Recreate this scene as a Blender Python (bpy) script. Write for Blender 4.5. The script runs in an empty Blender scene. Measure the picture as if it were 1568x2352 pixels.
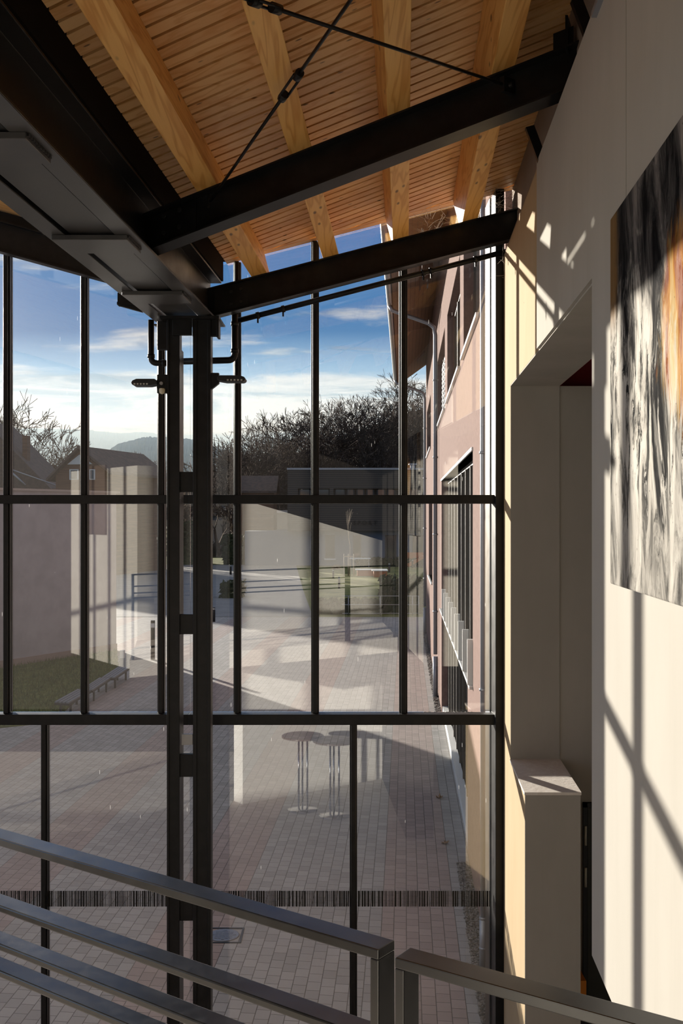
import bpy, math, random
from mathutils import Vector, Matrix
R = random.Random(7)
scene = bpy.context.scene
col = scene.collection

# ------------------------------------------------------------------ camera, sun, sky, exposure
F, CX, CY, EYE, K = 2400.0, 784.0, 1188.0, 4.2, 0.0608     # focal length in px, horizon row, eye height, skew of the hall in plan
YG = 7.80                                                    # distance of the glass front
cam_d = bpy.data.cameras.new('camera'); cam = bpy.data.objects.new('camera', cam_d); col.objects.link(cam)
cam.location = (0, 0, EYE); cam.rotation_euler = (math.pi/2, 0, 0)
cam_d.sensor_fit = 'VERTICAL'; cam_d.sensor_height = 24; cam_d.lens = 24*F/2352
cam_d.shift_y = (CY-1176)/2352; cam_d.clip_start = 0.02; cam_d.clip_end = 6000
scene.camera = cam
scene.view_settings.view_transform = 'Standard'; scene.view_settings.look = 'None'
scene.view_settings.exposure = 0.28; scene.view_settings.gamma = 1.0; scene.view_settings.use_curve_mapping = False
SUN = Vector((-0.61, 1.0, 0.197)).normalized()               # towards the sun
SUN_POWER = 12.0
sd = bpy.data.lights.new('sun', 'SUN'); so = bpy.data.objects.new('sun', sd); col.objects.link(so)
sd.energy = SUN_POWER; sd.color = (1.0, 0.91, 0.79); sd.angle = math.radians(0.55)
so.rotation_euler = (-SUN).to_track_quat('-Z', 'Y').to_euler(); so.location = (-20, 30, 20)
SKY_GAIN, SKY_HIGH = 0.95, 0.5

class NT:
    """small helper around a node tree"""
    def __init__(s, tree): s.t = tree; s.n = tree.nodes; s.l = tree.links
    def node(s, typ, **kw):
        nd = s.n.new(typ)
        for k, v in kw.items():
            if k.startswith('i_'):
                key = k[2:]; key = int(key) if key.isdigit() else key.replace('_', ' ')
                s.put(nd.inputs[key], v)
            else: setattr(nd, k, v)
        return nd
    def put(s, sock, v):
        if hasattr(v, 'links') and hasattr(v, 'node'): s.l.new(v, sock)
        else: sock.default_value = v
    def math(s, op, a, b=None, c=None, clamp=False):
        nd = s.n.new('ShaderNodeMath'); nd.operation = op; nd.use_clamp = clamp
        s.put(nd.inputs[0], a)
        if b is not None: s.put(nd.inputs[1], b)
        if c is not None: s.put(nd.inputs[2], c)
        return nd.outputs[0]
    def vmath(s, op, a, b=None):
        nd = s.n.new('ShaderNodeVectorMath'); nd.operation = op; s.put(nd.inputs[0], a)
        if b is not None: s.put(nd.inputs[1], b)
        return nd.outputs['Value' if op in ('DOT_PRODUCT', 'LENGTH') else 'Vector']
    def mix(s, f, a, b, blend='MIX'):
        nd = s.n.new('ShaderNodeMix'); nd.data_type = 'RGBA'; nd.blend_type = blend
        s.put(nd.inputs[0], f); s.put(nd.inputs[6], a); s.put(nd.inputs[7], b)
        return nd.outputs[2]
    def ramp(s, f, pts, interp='LINEAR'):
        nd = s.n.new('ShaderNodeValToRGB'); cr = nd.color_ramp; cr.interpolation = interp
        while len(cr.elements) < len(pts): cr.elements.new(0.5)
        for e, (p, c) in zip(cr.elements, pts):
            e.position = p; e.color = (c, c, c, 1) if isinstance(c, (int, float)) else (*c, 1)
        s.put(nd.inputs[0], f); return nd.outputs[0]
    def step(s, v, a, b, lo=0.0, hi=1.0):
        nd = s.n.new('ShaderNodeMapRange'); nd.interpolation_type = 'SMOOTHSTEP'
        for k, x in enumerate((v, a, b, lo, hi)): s.put(nd.inputs[k], x)
        return nd.outputs[0]
    def noise(s, vec, scale, detail=3, rough=0.5, dist=0.0):
        nd = s.node('ShaderNodeTexNoise', i_Vector=vec, i_Scale=scale, i_Detail=detail, i_Roughness=rough, i_Distortion=dist)
        return nd.outputs[0]
    def xyz(s, x, y, z):
        nd = s.n.new('ShaderNodeCombineXYZ')
        for k, v in enumerate((x, y, z)): s.put(nd.inputs[k], v)
        return nd.outputs[0]
    def scale(s, vec, sc):
        return s.vmath('MULTIPLY', vec, sc)

w = bpy.data.worlds.new('sky'); scene.world = w; w.use_nodes = True
t = NT(w.node_tree); t.n.clear()
dr = t.node('ShaderNodeTexCoord').outputs['Generated']
sp = t.n.new('ShaderNodeSeparateXYZ'); t.l.new(dr, sp.inputs[0])
x_, y_, z_ = sp.outputs
hl = t.math('SQRT', t.math('ADD', t.math('MULTIPLY', x_, x_), t.math('MULTIPLY', y_, y_)))
v = t.math('DIVIDE', z_, t.math('MAXIMUM', hl, 0.02))
az = t.math('ARCTAN2', x_, y_)
base = t.ramp(t.math('MULTIPLY', v, 1.25), [(0.0, (0.42, 0.54, 0.66)), (0.085, (0.40, 0.53, 0.67)), (0.165, (0.21, 0.39, 0.64)),
                          (0.25, (0.11, 0.28, 0.57)), (0.42, (0.066, 0.205, 0.50)), (1.0, (0.05, 0.16, 0.42))])
pc = t.xyz(t.math('MULTIPLY', az, 4.0), t.math('MULTIPLY', v, 24.0), 0.0)
n1 = t.noise(pc, 1.0, 7, 0.55, 0.35)
pc2 = t.xyz(t.math('MULTIPLY', az, 7.0), t.math('MULTIPLY', v, 46.0), 4.3)
n2 = t.noise(pc2, 1.0, 6, 0.6, 0.5)
band = t.ramp(v, [(0.0, 0.0), (0.058, 0.02), (0.072, 0.24), (0.105, 0.28), (0.126, 0.20), (0.142, 0.0), (0.175, 0.03), (0.23, -0.04)])
m = t.step(t.math('ADD', n1, band), 0.55, 0.68)
shade = t.step(t.math('ADD', n2, t.math('MULTIPLY', n1, 0.35)), 0.56, 0.76)
cc = t.mix(shade, (0.27, 0.33, 0.41, 1), (0.90, 0.87, 0.83, 1))
skyc = t.mix(m, base, cc)
# unseen bright cloud added high overhead and behind the hall, for more skylight
hi = t.math('MULTIPLY', t.step(v, 0.42, 0.75), t.step(t.noise(dr, 2.4, 5, 0.6, 0.4), 0.30, 0.62))
skyc = t.mix(hi, skyc, (SKY_HIGH*1.0, SKY_HIGH*0.98, SKY_HIGH*0.95, 1))
sdot = t.math('MAXIMUM', t.vmath('DOT_PRODUCT', dr, tuple(SUN)), 0.0)
glow = t.math('ADD', t.math('MULTIPLY', t.math('POWER', sdot, 40.0), 0.45), t.math('MULTIPLY', t.math('POWER', sdot, 200.0), 4.0))
skyc = t.mix(1.0, skyc, t.mix(1.0, (1.0, 0.9, 0.75, 1), glow, 'MULTIPLY'), 'ADD')
skyc = t.mix(t.step(v, -0.02, 0.0), (0.14, 0.13, 0.11, 1), skyc)
bg = t.node('ShaderNodeBackground', i_Color=skyc, i_Strength=SKY_GAIN)
wo = t.n.new('ShaderNodeOutputWorld'); t.l.new(bg.outputs[0], wo.inputs[0])

# ------------------------------------------------------------------ helpers
def W(px, py, Y):
    """the point at distance Y behind the camera plane that the photograph shows at (px, py); heights are above the plaza"""
    return Vector(((px-CX)/F*Y, Y, EYE+(CY-py)/F*Y))
def G(px, py, z=0.0):
    Y = (EYE-z)*F/(py-CY); return Vector(((px-CX)/F*Y, Y, z))
def Hh(X, Y, z=0.0):
    """hall coordinates (depth axis runs along the right-hand wall); z above eye level"""
    return Vector((X+K*Y, Y, EYE+z))

class MB:
    def __init__(s): s.v = []; s.f = []; s.sm = []
    def hexa(s, p, smooth=False):
        b = len(s.v); s.v += [Vector(q) for q in p]
        for q in ((0, 3, 2, 1), (4, 5, 6, 7), (0, 1, 5, 4), (1, 2, 6, 5), (2, 3, 7, 6), (3, 0, 4, 7)):
            s.f.append([b+i for i in q]); s.sm.append(smooth)
        return s
    def box(s, x0, x1, y0, y1, z0, z1):
        return s.hexa([(x0, y0, z0), (x1, y0, z0), (x1, y1, z0), (x0, y1, z0), (x0, y0, z1), (x1, y0, z1), (x1, y1, z1), (x0, y1, z1)])
    def hbox(s, x0, x1, y0, y1, z0, z1):
        """box in hall coordinates"""
        return s.hexa([Hh(x0, y0, z0), Hh(x1, y0, z0), Hh(x1, y1, z0), Hh(x0, y1, z0), Hh(x0, y0, z1), Hh(x1, y0, z1), Hh(x1, y1, z1), Hh(x0, y1, z1)])
    def frame_box(s, o, a, b, c):
        o, a, b, c = map(Vector, (o, a, b, c))
        return s.hexa([o, o+a, o+a+b, o+b, o+c, o+a+c, o+a+b+c, o+b+c])
    def prism(s, prof, p0, p1, u, v_, caps=True):
        """profile [(a,b)] in the u,v plane swept from p0 to p1"""
        p0, p1, u, v_ = map(Vector, (p0, p1, u, v_)); n = len(prof); b = len(s.v)
        s.v += [p0+u*a+v_*c for a, c in prof]+[p1+u*a+v_*c for a, c in prof]
        for i in range(n):
            j = (i+1) % n; s.f.append([b+i, b+j, b+n+j, b+n+i]); s.sm.append(False)
        if caps:
            s.f.append([b+i for i in range(n)][::-1]); s.f.append([b+n+i for i in range(n)]); s.sm += [False, False]
        return s
    def poly(s, pts, thick=None):
        b = len(s.v); n = len(pts); pts = [Vector(p) for p in pts]
        s.v += pts; s.f.append(list(range(b, b+n))); s.sm.append(False)
        if thick is not None:
            th = Vector(thick); s.v += [p+th for p in pts]
            s.f.append([b+n+i for i in range(n)][::-1]); s.sm.append(False)
            for i in range(n):
                j = (i+1) % n; s.f.append([b+i, b+n+i, b+n+j, b+j]); s.sm.append(False)
        return s
    def tube(s, pts, r, n=12, caps=True):
        pts = [Vector(p) for p in pts]; rs = r if isinstance(r, (list, tuple)) else [r]*len(pts)
        b = len(s.v); up = None
        for i, p in enumerate(pts):
            d = ((pts[min(i+1, len(pts)-1)]-p).normalized()+(p-pts[max(i-1, 0)]).normalized())
            d = d.normalized() if d.length > 1e-9 else Vector((0, 0, 1))
            if up is None: up = d.orthogonal().normalized()
            up = (up-d*up.dot(d)); up = up.normalized() if up.length > 1e-6 else d.orthogonal().normalized()
            sd_ = d.cross(up)
            for k in range(n):
                a = 2*math.pi*k/n; s.v.append(p+(up*math.cos(a)+sd_*math.sin(a))*rs[i])
        for i in range(len(pts)-1):
            for k in range(n):
                j = (k+1) % n; s.f.append([b+i*n+k, b+i*n+j, b+(i+1)*n+j, b+(i+1)*n+k]); s.sm.append(True)
        if caps:
            s.f.append([b+k for k in range(n)][::-1]); s.f.append([b+(len(pts)-1)*n+k for k in range(n)]); s.sm += [False, False]
        return s
    def lathe(s, c, prof, n=20):
        """prof [(r,z)] about a vertical axis at c"""
        c = Vector(c); b = len(s.v); m_ = len(prof)
        for r, z in prof:
            for k in range(n):
                a = 2*math.pi*k/n; s.v.append(c+Vector((r*math.cos(a), r*math.sin(a), z)))
        for i in range(m_-1):
            for k in range(n):
                j = (k+1) % n; s.f.append([b+i*n+k, b+i*n+j, b+(i+1)*n+j, b+(i+1)*n+k]); s.sm.append(True)
        s.f.append([b+k for k in range(n)][::-1]); s.f.append([b+(m_-1)*n+k for k in range(n)]); s.sm += [False, False]
        return s
    def blob(s, c, r, jag=0.2, rnd=R, sub=0):
        t_ = (1+5**.5)/2
        vs = [(-1, t_, 0), (1, t_, 0), (-1, -t_, 0), (1, -t_, 0), (0, -1, t_), (0, 1, t_), (0, -1, -t_), (0, 1, -t_), (t_, 0, -1), (t_, 0, 1), (-t_, 0, -1), (-t_, 0, 1)]
        fs = [(0, 11, 5), (0, 5, 1), (0, 1, 7), (0, 7, 10), (0, 10, 11), (1, 5, 9), (5, 11, 4), (11, 10, 2), (10, 7, 6), (7, 1, 8), (3, 9, 4), (3, 4, 2), (3, 2, 6), (3, 6, 8), (3, 8, 9), (4, 9, 5), (2, 4, 11), (6, 2, 10), (8, 6, 7), (9, 8, 1)]
        b = len(s.v); c = Vector(c); r = Vector(r) if not isinstance(r, (int, float)) else Vector((r, r, r))
        for q in vs:
            d = Vector(q).normalized()*(1+rnd.uniform(-jag, jag)); s.v.append(c+Vector((d.x*r.x, d.y*r.y, d.z*r.z)))
        for q in fs: s.f.append([b+i for i in q]); s.sm.append(False)
        return s
    def build(s, name, mat, parent=None, loc=None, bevel=None):
        wp = Vector((0, 0, 0))
        if parent is not None:
            q = parent
            while q is not None: wp += q.location; q = q.parent
        if loc is None and parent is None:
            xs = [p.x for p in s.v]; ys = [p.y for p in s.v]; zs = [p.z for p in s.v]
            loc = Vector(((min(xs)+max(xs))/2, (min(ys)+max(ys))/2, min(zs)))
        elif loc is None: loc = wp.copy()
        loc = Vector(loc); me = bpy.data.meshes.new(name)
        me.from_pydata([tuple(p-loc) for p in s.v], [], s.f)
        me.polygons.foreach_set('use_smooth', s.sm); me.update()
        import bmesh
        bm = bmesh.new(); bm.from_mesh(me); bmesh.ops.recalc_face_normals(bm, faces=bm.faces); bm.to_mesh(me); bm.free()
        o = bpy.data.objects.new(name, me); col.objects.link(o)
        if mat is not None: me.materials.append(mat)
        o.location = loc-wp
        if parent is not None: o.parent = parent
        if bevel:
            md = o.modifiers.new('edge', 'BEVEL'); md.width = bevel; md.segments = 2; md.limit_method = 'ANGLE'; md.angle_limit = math.radians(40)
        return o
def tag(o, label=None, cat=None, group=None, kind=None):
    if label: o['label'] = label
    if cat: o['category'] = cat
    if group: o['group'] = group
    if kind: o['kind'] = kind
    return o
def root(name, loc, label, cat, group=None, kind=None):
    o = bpy.data.objects.new(name, None); col.objects.link(o); o.location = loc; o.empty_display_size = 0.2
    return tag(o, label, cat, group, kind)
def struct(o): o['kind'] = 'structure'; return o
def copy_tree(o, parent=None):
    c = o.copy(); col.objects.link(c); c.parent = parent
    for ch in [q for q in bpy.data.objects if q.parent is o]: copy_tree(ch, c)
    return c

# ------------------------------------------------------------------ materials
def mat(name, color=(0.5, 0.5, 0.5), rough=0.6, metal=0.0, spec=0.5, fn=None):
    m_ = bpy.data.materials.new(name); m_.use_nodes = True; t = NT(m_.node_tree)
    b = t.n['Principled BSDF']; b.inputs['Base Color'].default_value = (*color, 1)
    b.inputs['Roughness'].default_value = rough; b.inputs['Metallic'].default_value = metal; b.inputs['Specular IOR Level'].default_value = spec
    P = t.node('ShaderNodeTexCoord').outputs['Object']
    if fn: fn(t, b, P)
    return m_
def bump(t, b, h, strength=0.3, dist=0.01):
    nd = t.node('ShaderNodeBump', i_Height=h, i_Strength=strength, i_Distance=dist); t.l.new(nd.outputs[0], b.inputs['Normal'])
def mottled(c1, c2, scale, detail=4, b_strength=0.0, b_scale=None, stretch=(1, 1, 1)):
    def fn(t, b, P):
        p = t.scale(P, stretch); n = t.noise(p, scale, detail, 0.6)
        t.l.new(t.mix(t.step(n, 0.3, 0.7), (*c1, 1), (*c2, 1)), b.inputs['Base Color'])
        if b_strength: bump(t, b, t.noise(P, b_scale or scale*3, 4, 0.6), b_strength, 0.004)
    return fn
M = {}
def steel(t, b, P):
    n = t.noise(P, 9.0, 4, 0.6)
    t.l.new(t.mix(t.step(n, 0.35, 0.7), (0.007, 0.007, 0.008, 1), (0.014, 0.014, 0.015, 1)), b.inputs['Base Color'])
    t.l.new(t.math('ADD', 0.28, t.math('MULTIPLY', n, 0.22)), b.inputs['Roughness'])
    bump(t, b, t.noise(P, 160.0, 2, 0.5), 0.08, 0.002)
M['steel'] = mat('dark painted steel', rough=0.35, spec=0.3, fn=steel)
def steel_l(t, b, P):
    n = t.noise(P, 5.0, 4, 0.6)
    t.l.new(t.mix(t.step(n, 0.3, 0.7), (0.055, 0.054, 0.055, 1), (0.085, 0.082, 0.08, 1)), b.inputs['Base Color'])
    t.l.new(t.math('ADD', 0.22, t.math('MULTIPLY', n, 0.2)), b.inputs['Roughness'])
M['steel_grey'] = mat('grey painted steel plate', rough=0.3, spec=0.6, fn=steel_l)
def railm(t, b, P):
    n = t.noise(P, 26.0, 5, 0.65)
    t.l.new(t.mix(t.step(n, 0.45, 0.75), (0.010, 0.011, 0.013, 1), (0.022, 0.023, 0.026, 1)), b.inputs['Base Color'])
    t.l.new(t.math('ADD', 0.17, t.math('MULTIPLY', n, 0.12)), b.inputs['Roughness'])
    b.inputs['IOR'].default_value = 2.0
M['rail'] = mat('waxed raw steel bar', rough=0.35, spec=0.5, fn=railm)
M['rubber'] = mat('black rubber', (0.008, 0.008, 0.008), 0.7)
M['bolt'] = mat('bolt steel', (0.04, 0.04, 0.042), 0.4, 0.6)

def wood(c1, c2, ring, knot, per_island=0.0, dirx=0.0):
    """grain runs along y (or along x when dirx is set)"""
    def fn(t, b, P):
        if dirx: q = t.xyz(t.vmath('DOT_PRODUCT', P, (0.335, 1.0, 0)), t.vmath('DOT_PRODUCT', P, (1.0, -0.335, 0.2)), t.vmath('DOT_PRODUCT', P, (0, 0, 1.0)))
        else: q = P
        g = t.noise(t.scale(q, (7.0, 0.55, 7.0)), 1.0, 3, 0.55, 0.4)
        rings = t.math('FRACT', t.math('MULTIPLY', g, ring))
        line = t.math('SUBTRACT', 1.0, t.math('ABSOLUTE', t.math('SUBTRACT', t.math('MULTIPLY', rings, 2.0), 1.0)))
        fine = t.noise(t.scale(q, (160.0, 4.0, 160.0)), 1.0, 2, 0.5)
        c = t.mix(t.math('MULTIPLY', t.step(line, 0.45, 1.0), 0.75), (*c1, 1), (*c2, 1))
        c = t.mix(t.math('MULTIPLY', fine, 0.35), c, (*c2, 1))
        if per_island:
            gi = t.node('ShaderNodeNewGeometry').outputs['Random Per Island']
            c = t.mix(t.math('MULTIPLY', t.math('SUBTRACT', gi, 0.15, clamp=True), per_island), c, (c2[0]*0.8, c2[1]*0.75, c2[2]*0.7, 1))
        vo = t.node('ShaderNodeTexVoronoi', i_Vector=t.scale(q, (knot[0], knot[1], knot[0])), i_Scale=1.0, i_Randomness=1.0)
        kd = t.math('SUBTRACT', 1.0, t.step(vo.outputs['Distance'], knot[2]*0.45, knot[2]))
        sp_ = t.n.new('ShaderNodeSeparateColor'); t.l.new(vo.outputs['Color'], sp_.inputs[0])
        kd = t.math('MULTIPLY', kd, t.math('GREATER_THAN', sp_.outputs[0], 0.45))
        c = t.mix(t.math('MULTIPLY', kd, 0.85), c, (0.12, 0.045, 0.012, 1))
        t.l.new(c, b.inputs['Base Color'])
        bump(t, b, fine, 0.12, 0.002)
    return fn
M['rafter'] = mat('pine rafter', rough=0.48, fn=wood((0.95, 0.55, 0.17), (0.68, 0.29, 0.055), 9.0, (12.0, 4.2, 0.17)))
M['slat'] = mat('pine ceiling slat', rough=0.42, fn=wood((0.97, 0.62, 0.285), (0.76, 0.38, 0.12), 6.0, (16.0, 5.0, 0.14), 0.55, 1.0))
M['gap'] = mat('dark roof felt', (0.010, 0.006, 0.004), 0.95, spec=0.1)
M['roof'] = mat('dark roof sheet', (0.05, 0.05, 0.052), 0.7)

def plaster(c1, c2, grain=180.0, bs=0.12, streak=0.0):
    def fn(t, b, P):
        n = t.noise(t.scale(P, (1.2, 1.2, 0.5)), 2.0, 5, 0.6)
        c = t.mix(t.step(n, 0.3, 0.75), (*c1, 1), (*c2, 1))
        if streak:
            s_ = t.noise(t.scale(P, (9.0, 9.0, 0.35)), 1.0, 4, 0.6); c = t.mix(t.math('MULTIPLY', t.step(s_, 0.5, 0.8), streak), c, (c1[0]*0.7, c1[1]*0.68, c1[2]*0.64, 1))
        vo = t.node('ShaderNodeTexVoronoi', i_Vector=P, i_Scale=2.6)
        c = t.mix(t.math('LESS_THAN', vo.outputs['Distance'], 0.012), c, (0.08, 0.06, 0.05, 1))
        t.l.new(c, b.inputs['Base Color']); bump(t, b, t.noise(P, grain, 3, 0.6), bs, 0.003)
    return fn
M['white'] = mat('white plaster', rough=0.85, spec=0.2, fn=plaster((0.41, 0.38, 0.33), (0.46, 0.425, 0.375), streak=0.12))
M['panel'] = mat('white wall panel', rough=0.9, spec=0.08, fn=plaster((0.455, 0.43, 0.385), (0.49, 0.465, 0.42), 90.0, 0.05, 0.15))
M['beige'] = mat('warm beige plaster', rough=0.88, spec=0.2, fn=plaster((0.46, 0.345, 0.205), (0.50, 0.38, 0.235), streak=0.1))
M['brownwall'] = mat('brown grey plaster', rough=0.9, spec=0.2, fn=plaster((0.30, 0.24, 0.19), (0.34, 0.27, 0.22)))
M['pink'] = mat('rose roughcast render', rough=0.95, spec=0.15, fn=mottled((0.20, 0.13, 0.112), (0.26, 0.172, 0.15), 14.0, 6, 0.6, 60.0))
M['lilac'] = mat('lilac grey render', rough=0.95, spec=0.15, fn=mottled((0.36, 0.34, 0.36), (0.43, 0.41, 0.43), 1.5, 5, 0.15, 60.0))
M['red'] = mat('dark red paint', (0.30, 0.012, 0.018), 0.7)
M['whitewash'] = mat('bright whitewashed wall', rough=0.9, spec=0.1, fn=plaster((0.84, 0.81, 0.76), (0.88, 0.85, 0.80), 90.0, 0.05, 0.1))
M['dark_wall'] = mat('dark wall tone', (0.026, 0.021, 0.018), 0.8)  # near-black colour for mirrored walls; on the upper back wall it stands for shade
M['stone'] = mat('rough pale sill', rough=0.9, fn=mottled((0.80, 0.72, 0.64), (0.88, 0.81, 0.74), 22.0, 6, 0.5, 40.0))
M['floor_tile'] = mat('grey stone floor', rough=0.6, fn=mottled((0.58, 0.54, 0.48), (0.64, 0.60, 0.54), 4.0))
M['pale_floor'] = mat('pale gallery floor', rough=0.6, fn=mottled((0.78, 0.73, 0.66), (0.84, 0.79, 0.72), 6.0))

def glass(name, refl, tint, specks):
    m_ = bpy.data.materials.new(name); m_.use_nodes = True; t = NT(m_.node_tree); t.n.clear()
    P = t.node('ShaderNodeTexCoord').outputs['Object']
    tr = t.node('ShaderNodeBsdfTransparent', i_Color=(*tint, 1)); gl = t.node('ShaderNodeBsdfGlossy', i_Color=(1, 1, 1, 1), i_Roughness=0.0)
    fc = t.node('ShaderNodeLayerWeight', i_Blend=0.5).outputs['Facing']
    k = t.math('ADD', refl, t.math('MULTIPLY', t.math('POWER', fc, 5.0), 1-refl))
    mx = t.node('ShaderNodeMixShader'); t.put(mx.inputs[0], k); t.l.new(tr.outputs[0], mx.inputs[1]); t.l.new(gl.outputs[0], mx.inputs[2])
    out = mx.outputs[0]
    if specks:   # dried rain spots and runs
        vo = t.node('ShaderNodeTexVoronoi', i_Vector=t.scale(P, (34.0, 3.0, 17.0)), i_Scale=1.0)
        s_ = t.n.new('ShaderNodeSeparateColor'); t.l.new(vo.outputs['Color'], s_.inputs[0])
        dot = t.math('MULTIPLY', t.math('LESS_THAN', vo.outputs['Distance'], t.math('MULTIPLY', s_.outputs[1], 0.085)), t.math('GREATER_THAN', s_.outputs[0], 0.72))
        v2 = t.node('ShaderNodeTexVoronoi', i_Vector=t.scale(P, (40.0, 3.0, 2.6)), i_Scale=1.0)
        s2 = t.n.new('ShaderNodeSeparateColor'); t.l.new(v2.outputs['Color'], s2.inputs[0])
        run = t.math('MULTIPLY', t.math('LESS_THAN', v2.outputs['Distance'], 0.045), t.math('GREATER_THAN', s2.outputs[0], 0.80))
        run = t.math('MULTIPLY', run, 0.35)
        df = t.node('ShaderNodeBsdfTranslucent', i_Color=(0.85, 0.85, 0.85, 1))
        m2 = t.node('ShaderNodeMixShader'); t.put(m2.inputs[0], t.math('MULTIPLY', t.math('ADD', dot, run, clamp=True), 0.8))
        t.l.new(out, m2.inputs[1]); t.l.new(df.outputs[0], m2.inputs[2]); out = m2.outputs[0]
    mo = t.n.new('ShaderNodeOutputMaterial'); t.l.new(out, mo.inputs[0]); return m_
M['glass'] = glass('front glazing', 0.135, (0.94, 0.95, 0.95), True)
M['win_glass'] = mat('dark window glass', (0.03, 0.033, 0.035), 0.06, 0.0, 0.9)

def pavers(t, b, P):
    u = t.math('DIVIDE', t.vmath('DOT_PRODUCT', P, (1.0, -K, 0)), 0.128)
    v = t.math('DIVIDE', t.vmath('DOT_PRODUCT', P, (0.13, 1.0, 0)), 0.168)
    ci = t.math('FLOOR', u); wn = t.node('ShaderNodeTexWhiteNoise', noise_dimensions='1D'); t.put(wn.inputs['W'], ci)
    off = t.math('ADD', t.math('MULTIPLY', t.math('MODULO', ci, 2.0), 0.5), t.math('MULTIPLY', wn.outputs[0], 0.22))
    vv = t.math('ADD', v, off)
    fu = t.math('ABSOLUTE', t.math('SUBTRACT', t.math('FRACT', u), 0.5)); fv = t.math('ABSOLUTE', t.math('SUBTRACT', t.math('FRACT', vv), 0.5))
    joint = t.math('MAXIMUM', t.step(fu, 0.462, 0.490), t.step(fv, 0.468, 0.492))
    w2 = t.node('ShaderNodeTexWhiteNoise', noise_dimensions='2D'); t.put(w2.inputs['Vector'], t.xyz(ci, t.math('FLOOR', vv), 0))
    # rose coloured bands three stones wide
    hx = t.math('FLOOR', u); bm_ = t.math('FLOORED_MODULO', t.math('ADD', hx, 1.0), 18.0)
    red = t.math('LESS_THAN', bm_, 6.0)
    g = t.mix(w2.outputs[0], (0.30, 0.29, 0.285, 1), (0.41, 0.395, 0.385, 1))
    r_ = t.mix(w2.outputs[0], (0.32, 0.215, 0.19, 1), (0.40, 0.275, 0.245, 1))
    c = t.mix(t.math('MULTIPLY', red, 0.6), g, r_)
    n = t.noise(P, 0.9, 5, 0.6); c = t.mix(t.math('MULTIPLY', t.step(n, 0.45, 0.75), 0.25), c, (0.2, 0.18, 0.17, 1))
    n3 = t.noise(P, 60.0, 4, 0.7); c = t.mix(t.math('MULTIPLY', n3, 0.35), c, (0.17, 0.16, 0.15, 1))
    c = t.mix(t.math('MULTIPLY', joint, 0.9), c, (0.035, 0.032, 0.026, 1))
    t.l.new(c, b.inputs['Base Color'])
    bump(t, b, t.math('SUBTRACT', 1.0, joint), 0.5, 0.006)
M['pavers'] = mat('concrete pavers', rough=0.78, spec=0.4, fn=pavers)
M['grass'] = mat('winter grass', rough=0.95, spec=0.1, fn=mottled((0.055, 0.085, 0.02), (0.15, 0.17, 0.045), 3.0, 8, 0.8, 30.0))
M['lawn'] = mat('winter lawn', rough=0.95, spec=0.1, fn=mottled((0.10, 0.12, 0.035), (0.25, 0.24, 0.08), 0.6, 8, 0.8, 12.0))
M['asphalt'] = mat('path asphalt', rough=0.9, fn=mottled((0.17, 0.17, 0.175), (0.22, 0.22, 0.225), 1.0, 6))
M['gravel'] = mat('grey river gravel', rough=0.8, fn=lambda t, b, P: t.l.new(t.mix(t.node('ShaderNodeNewGeometry').outputs['Random Per Island'], (0.03, 0.028, 0.026, 1), (0.24, 0.22, 0.20, 1)), b.inputs['Base Color']))
M['zinc'] = mat('zinc sheet', (0.36, 0.36, 0.37), 0.42, 0.75)
M['zinc_b'] = mat('dull zinc pipe', (0.30, 0.32, 0.36), 0.5, 0.5)
M['alu'] = mat('pale aluminium', (0.62, 0.62, 0.61), 0.45, 0.4)
M['lightframe'] = mat('white window frame', (0.72, 0.72, 0.70), 0.5)
M['frame_dark'] = mat('brown grey window frame', (0.12, 0.105, 0.09), 0.5)
M['soffit'] = mat('brown soffit boards', rough=0.75, fn=lambda t, b, P: (t.l.new(t.mix(t.step(t.math('FRACT', t.math('MULTIPLY', t.vmath('DOT_PRODUCT', P, (1, -K, 0.5)), 7.0)), 0.90, 0.94), (0.20, 0.115, 0.065, 1), (0.03, 0.015, 0.01, 1)), b.inputs['Base Color'])))
M['tiles'] = mat('brown roof tiles', rough=0.8, fn=mottled((0.07, 0.05, 0.042), (0.13, 0.085, 0.065), 3.0, 6, 0.5, 9.0))
def cladding(t, b, P):
    z = t.math('FRACT', t.math('MULTIPLY', t.vmath('DOT_PRODUCT', P, (0, 0, 1.0)), 6.2))
    c = t.mix(t.step(z, 0.62, 0.72), (0.098, 0.080, 0.066, 1), (0.03, 0.024, 0.02, 1))
    n = t.noise(t.scale(P, (0.3, 0.3, 6.0)), 1.0, 3); c = t.mix(t.math('MULTIPLY', n, 0.4), c, (0.06, 0.05, 0.044, 1))
    t.l.new(c, b.inputs['Base Color'])
M['cladding'] = mat('dark horizontal cladding', rough=0.8, fn=cladding)
M['slate_wall'] = mat('blue grey wall', (0.12, 0.15, 0.20), 0.9)
M['letter'] = mat('black letters', (0.012, 0.011, 0.010), 0.6)
M['bark'] = mat('bare branches', rough=0.95, spec=0.1, fn=mottled((0.065, 0.05, 0.042), (0.12, 0.095, 0.08), 2.0))
M['conifer'] = mat('conifer needles', rough=0.95, spec=0.1, fn=mottled((0.018, 0.030, 0.016), (0.04, 0.055, 0.028), 1.0))
M['forest'] = mat('winter forest slope', rough=1.0, spec=0.0, fn=mottled((0.06, 0.05, 0.04), (0.15, 0.12, 0.09), 0.25, 9, 0.9, 0.6))
M['hill'] = mat('wooded hill', rough=1.0, spec=0.0, fn=mottled((0.030, 0.040, 0.028), (0.085, 0.075, 0.052), 0.05, 10, 0.9, 0.15))
M['hedge'] = mat('dark hedge leaves', rough=0.9, spec=0.2, fn=mottled((0.016, 0.026, 0.010), (0.05, 0.065, 0.025), 5.0))
M['bench'] = mat('grey bench slats', (0.15, 0.16, 0.18), 0.45)
M['black'] = mat('black powder coat', (0.012, 0.012, 0.013), 0.5)
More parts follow.
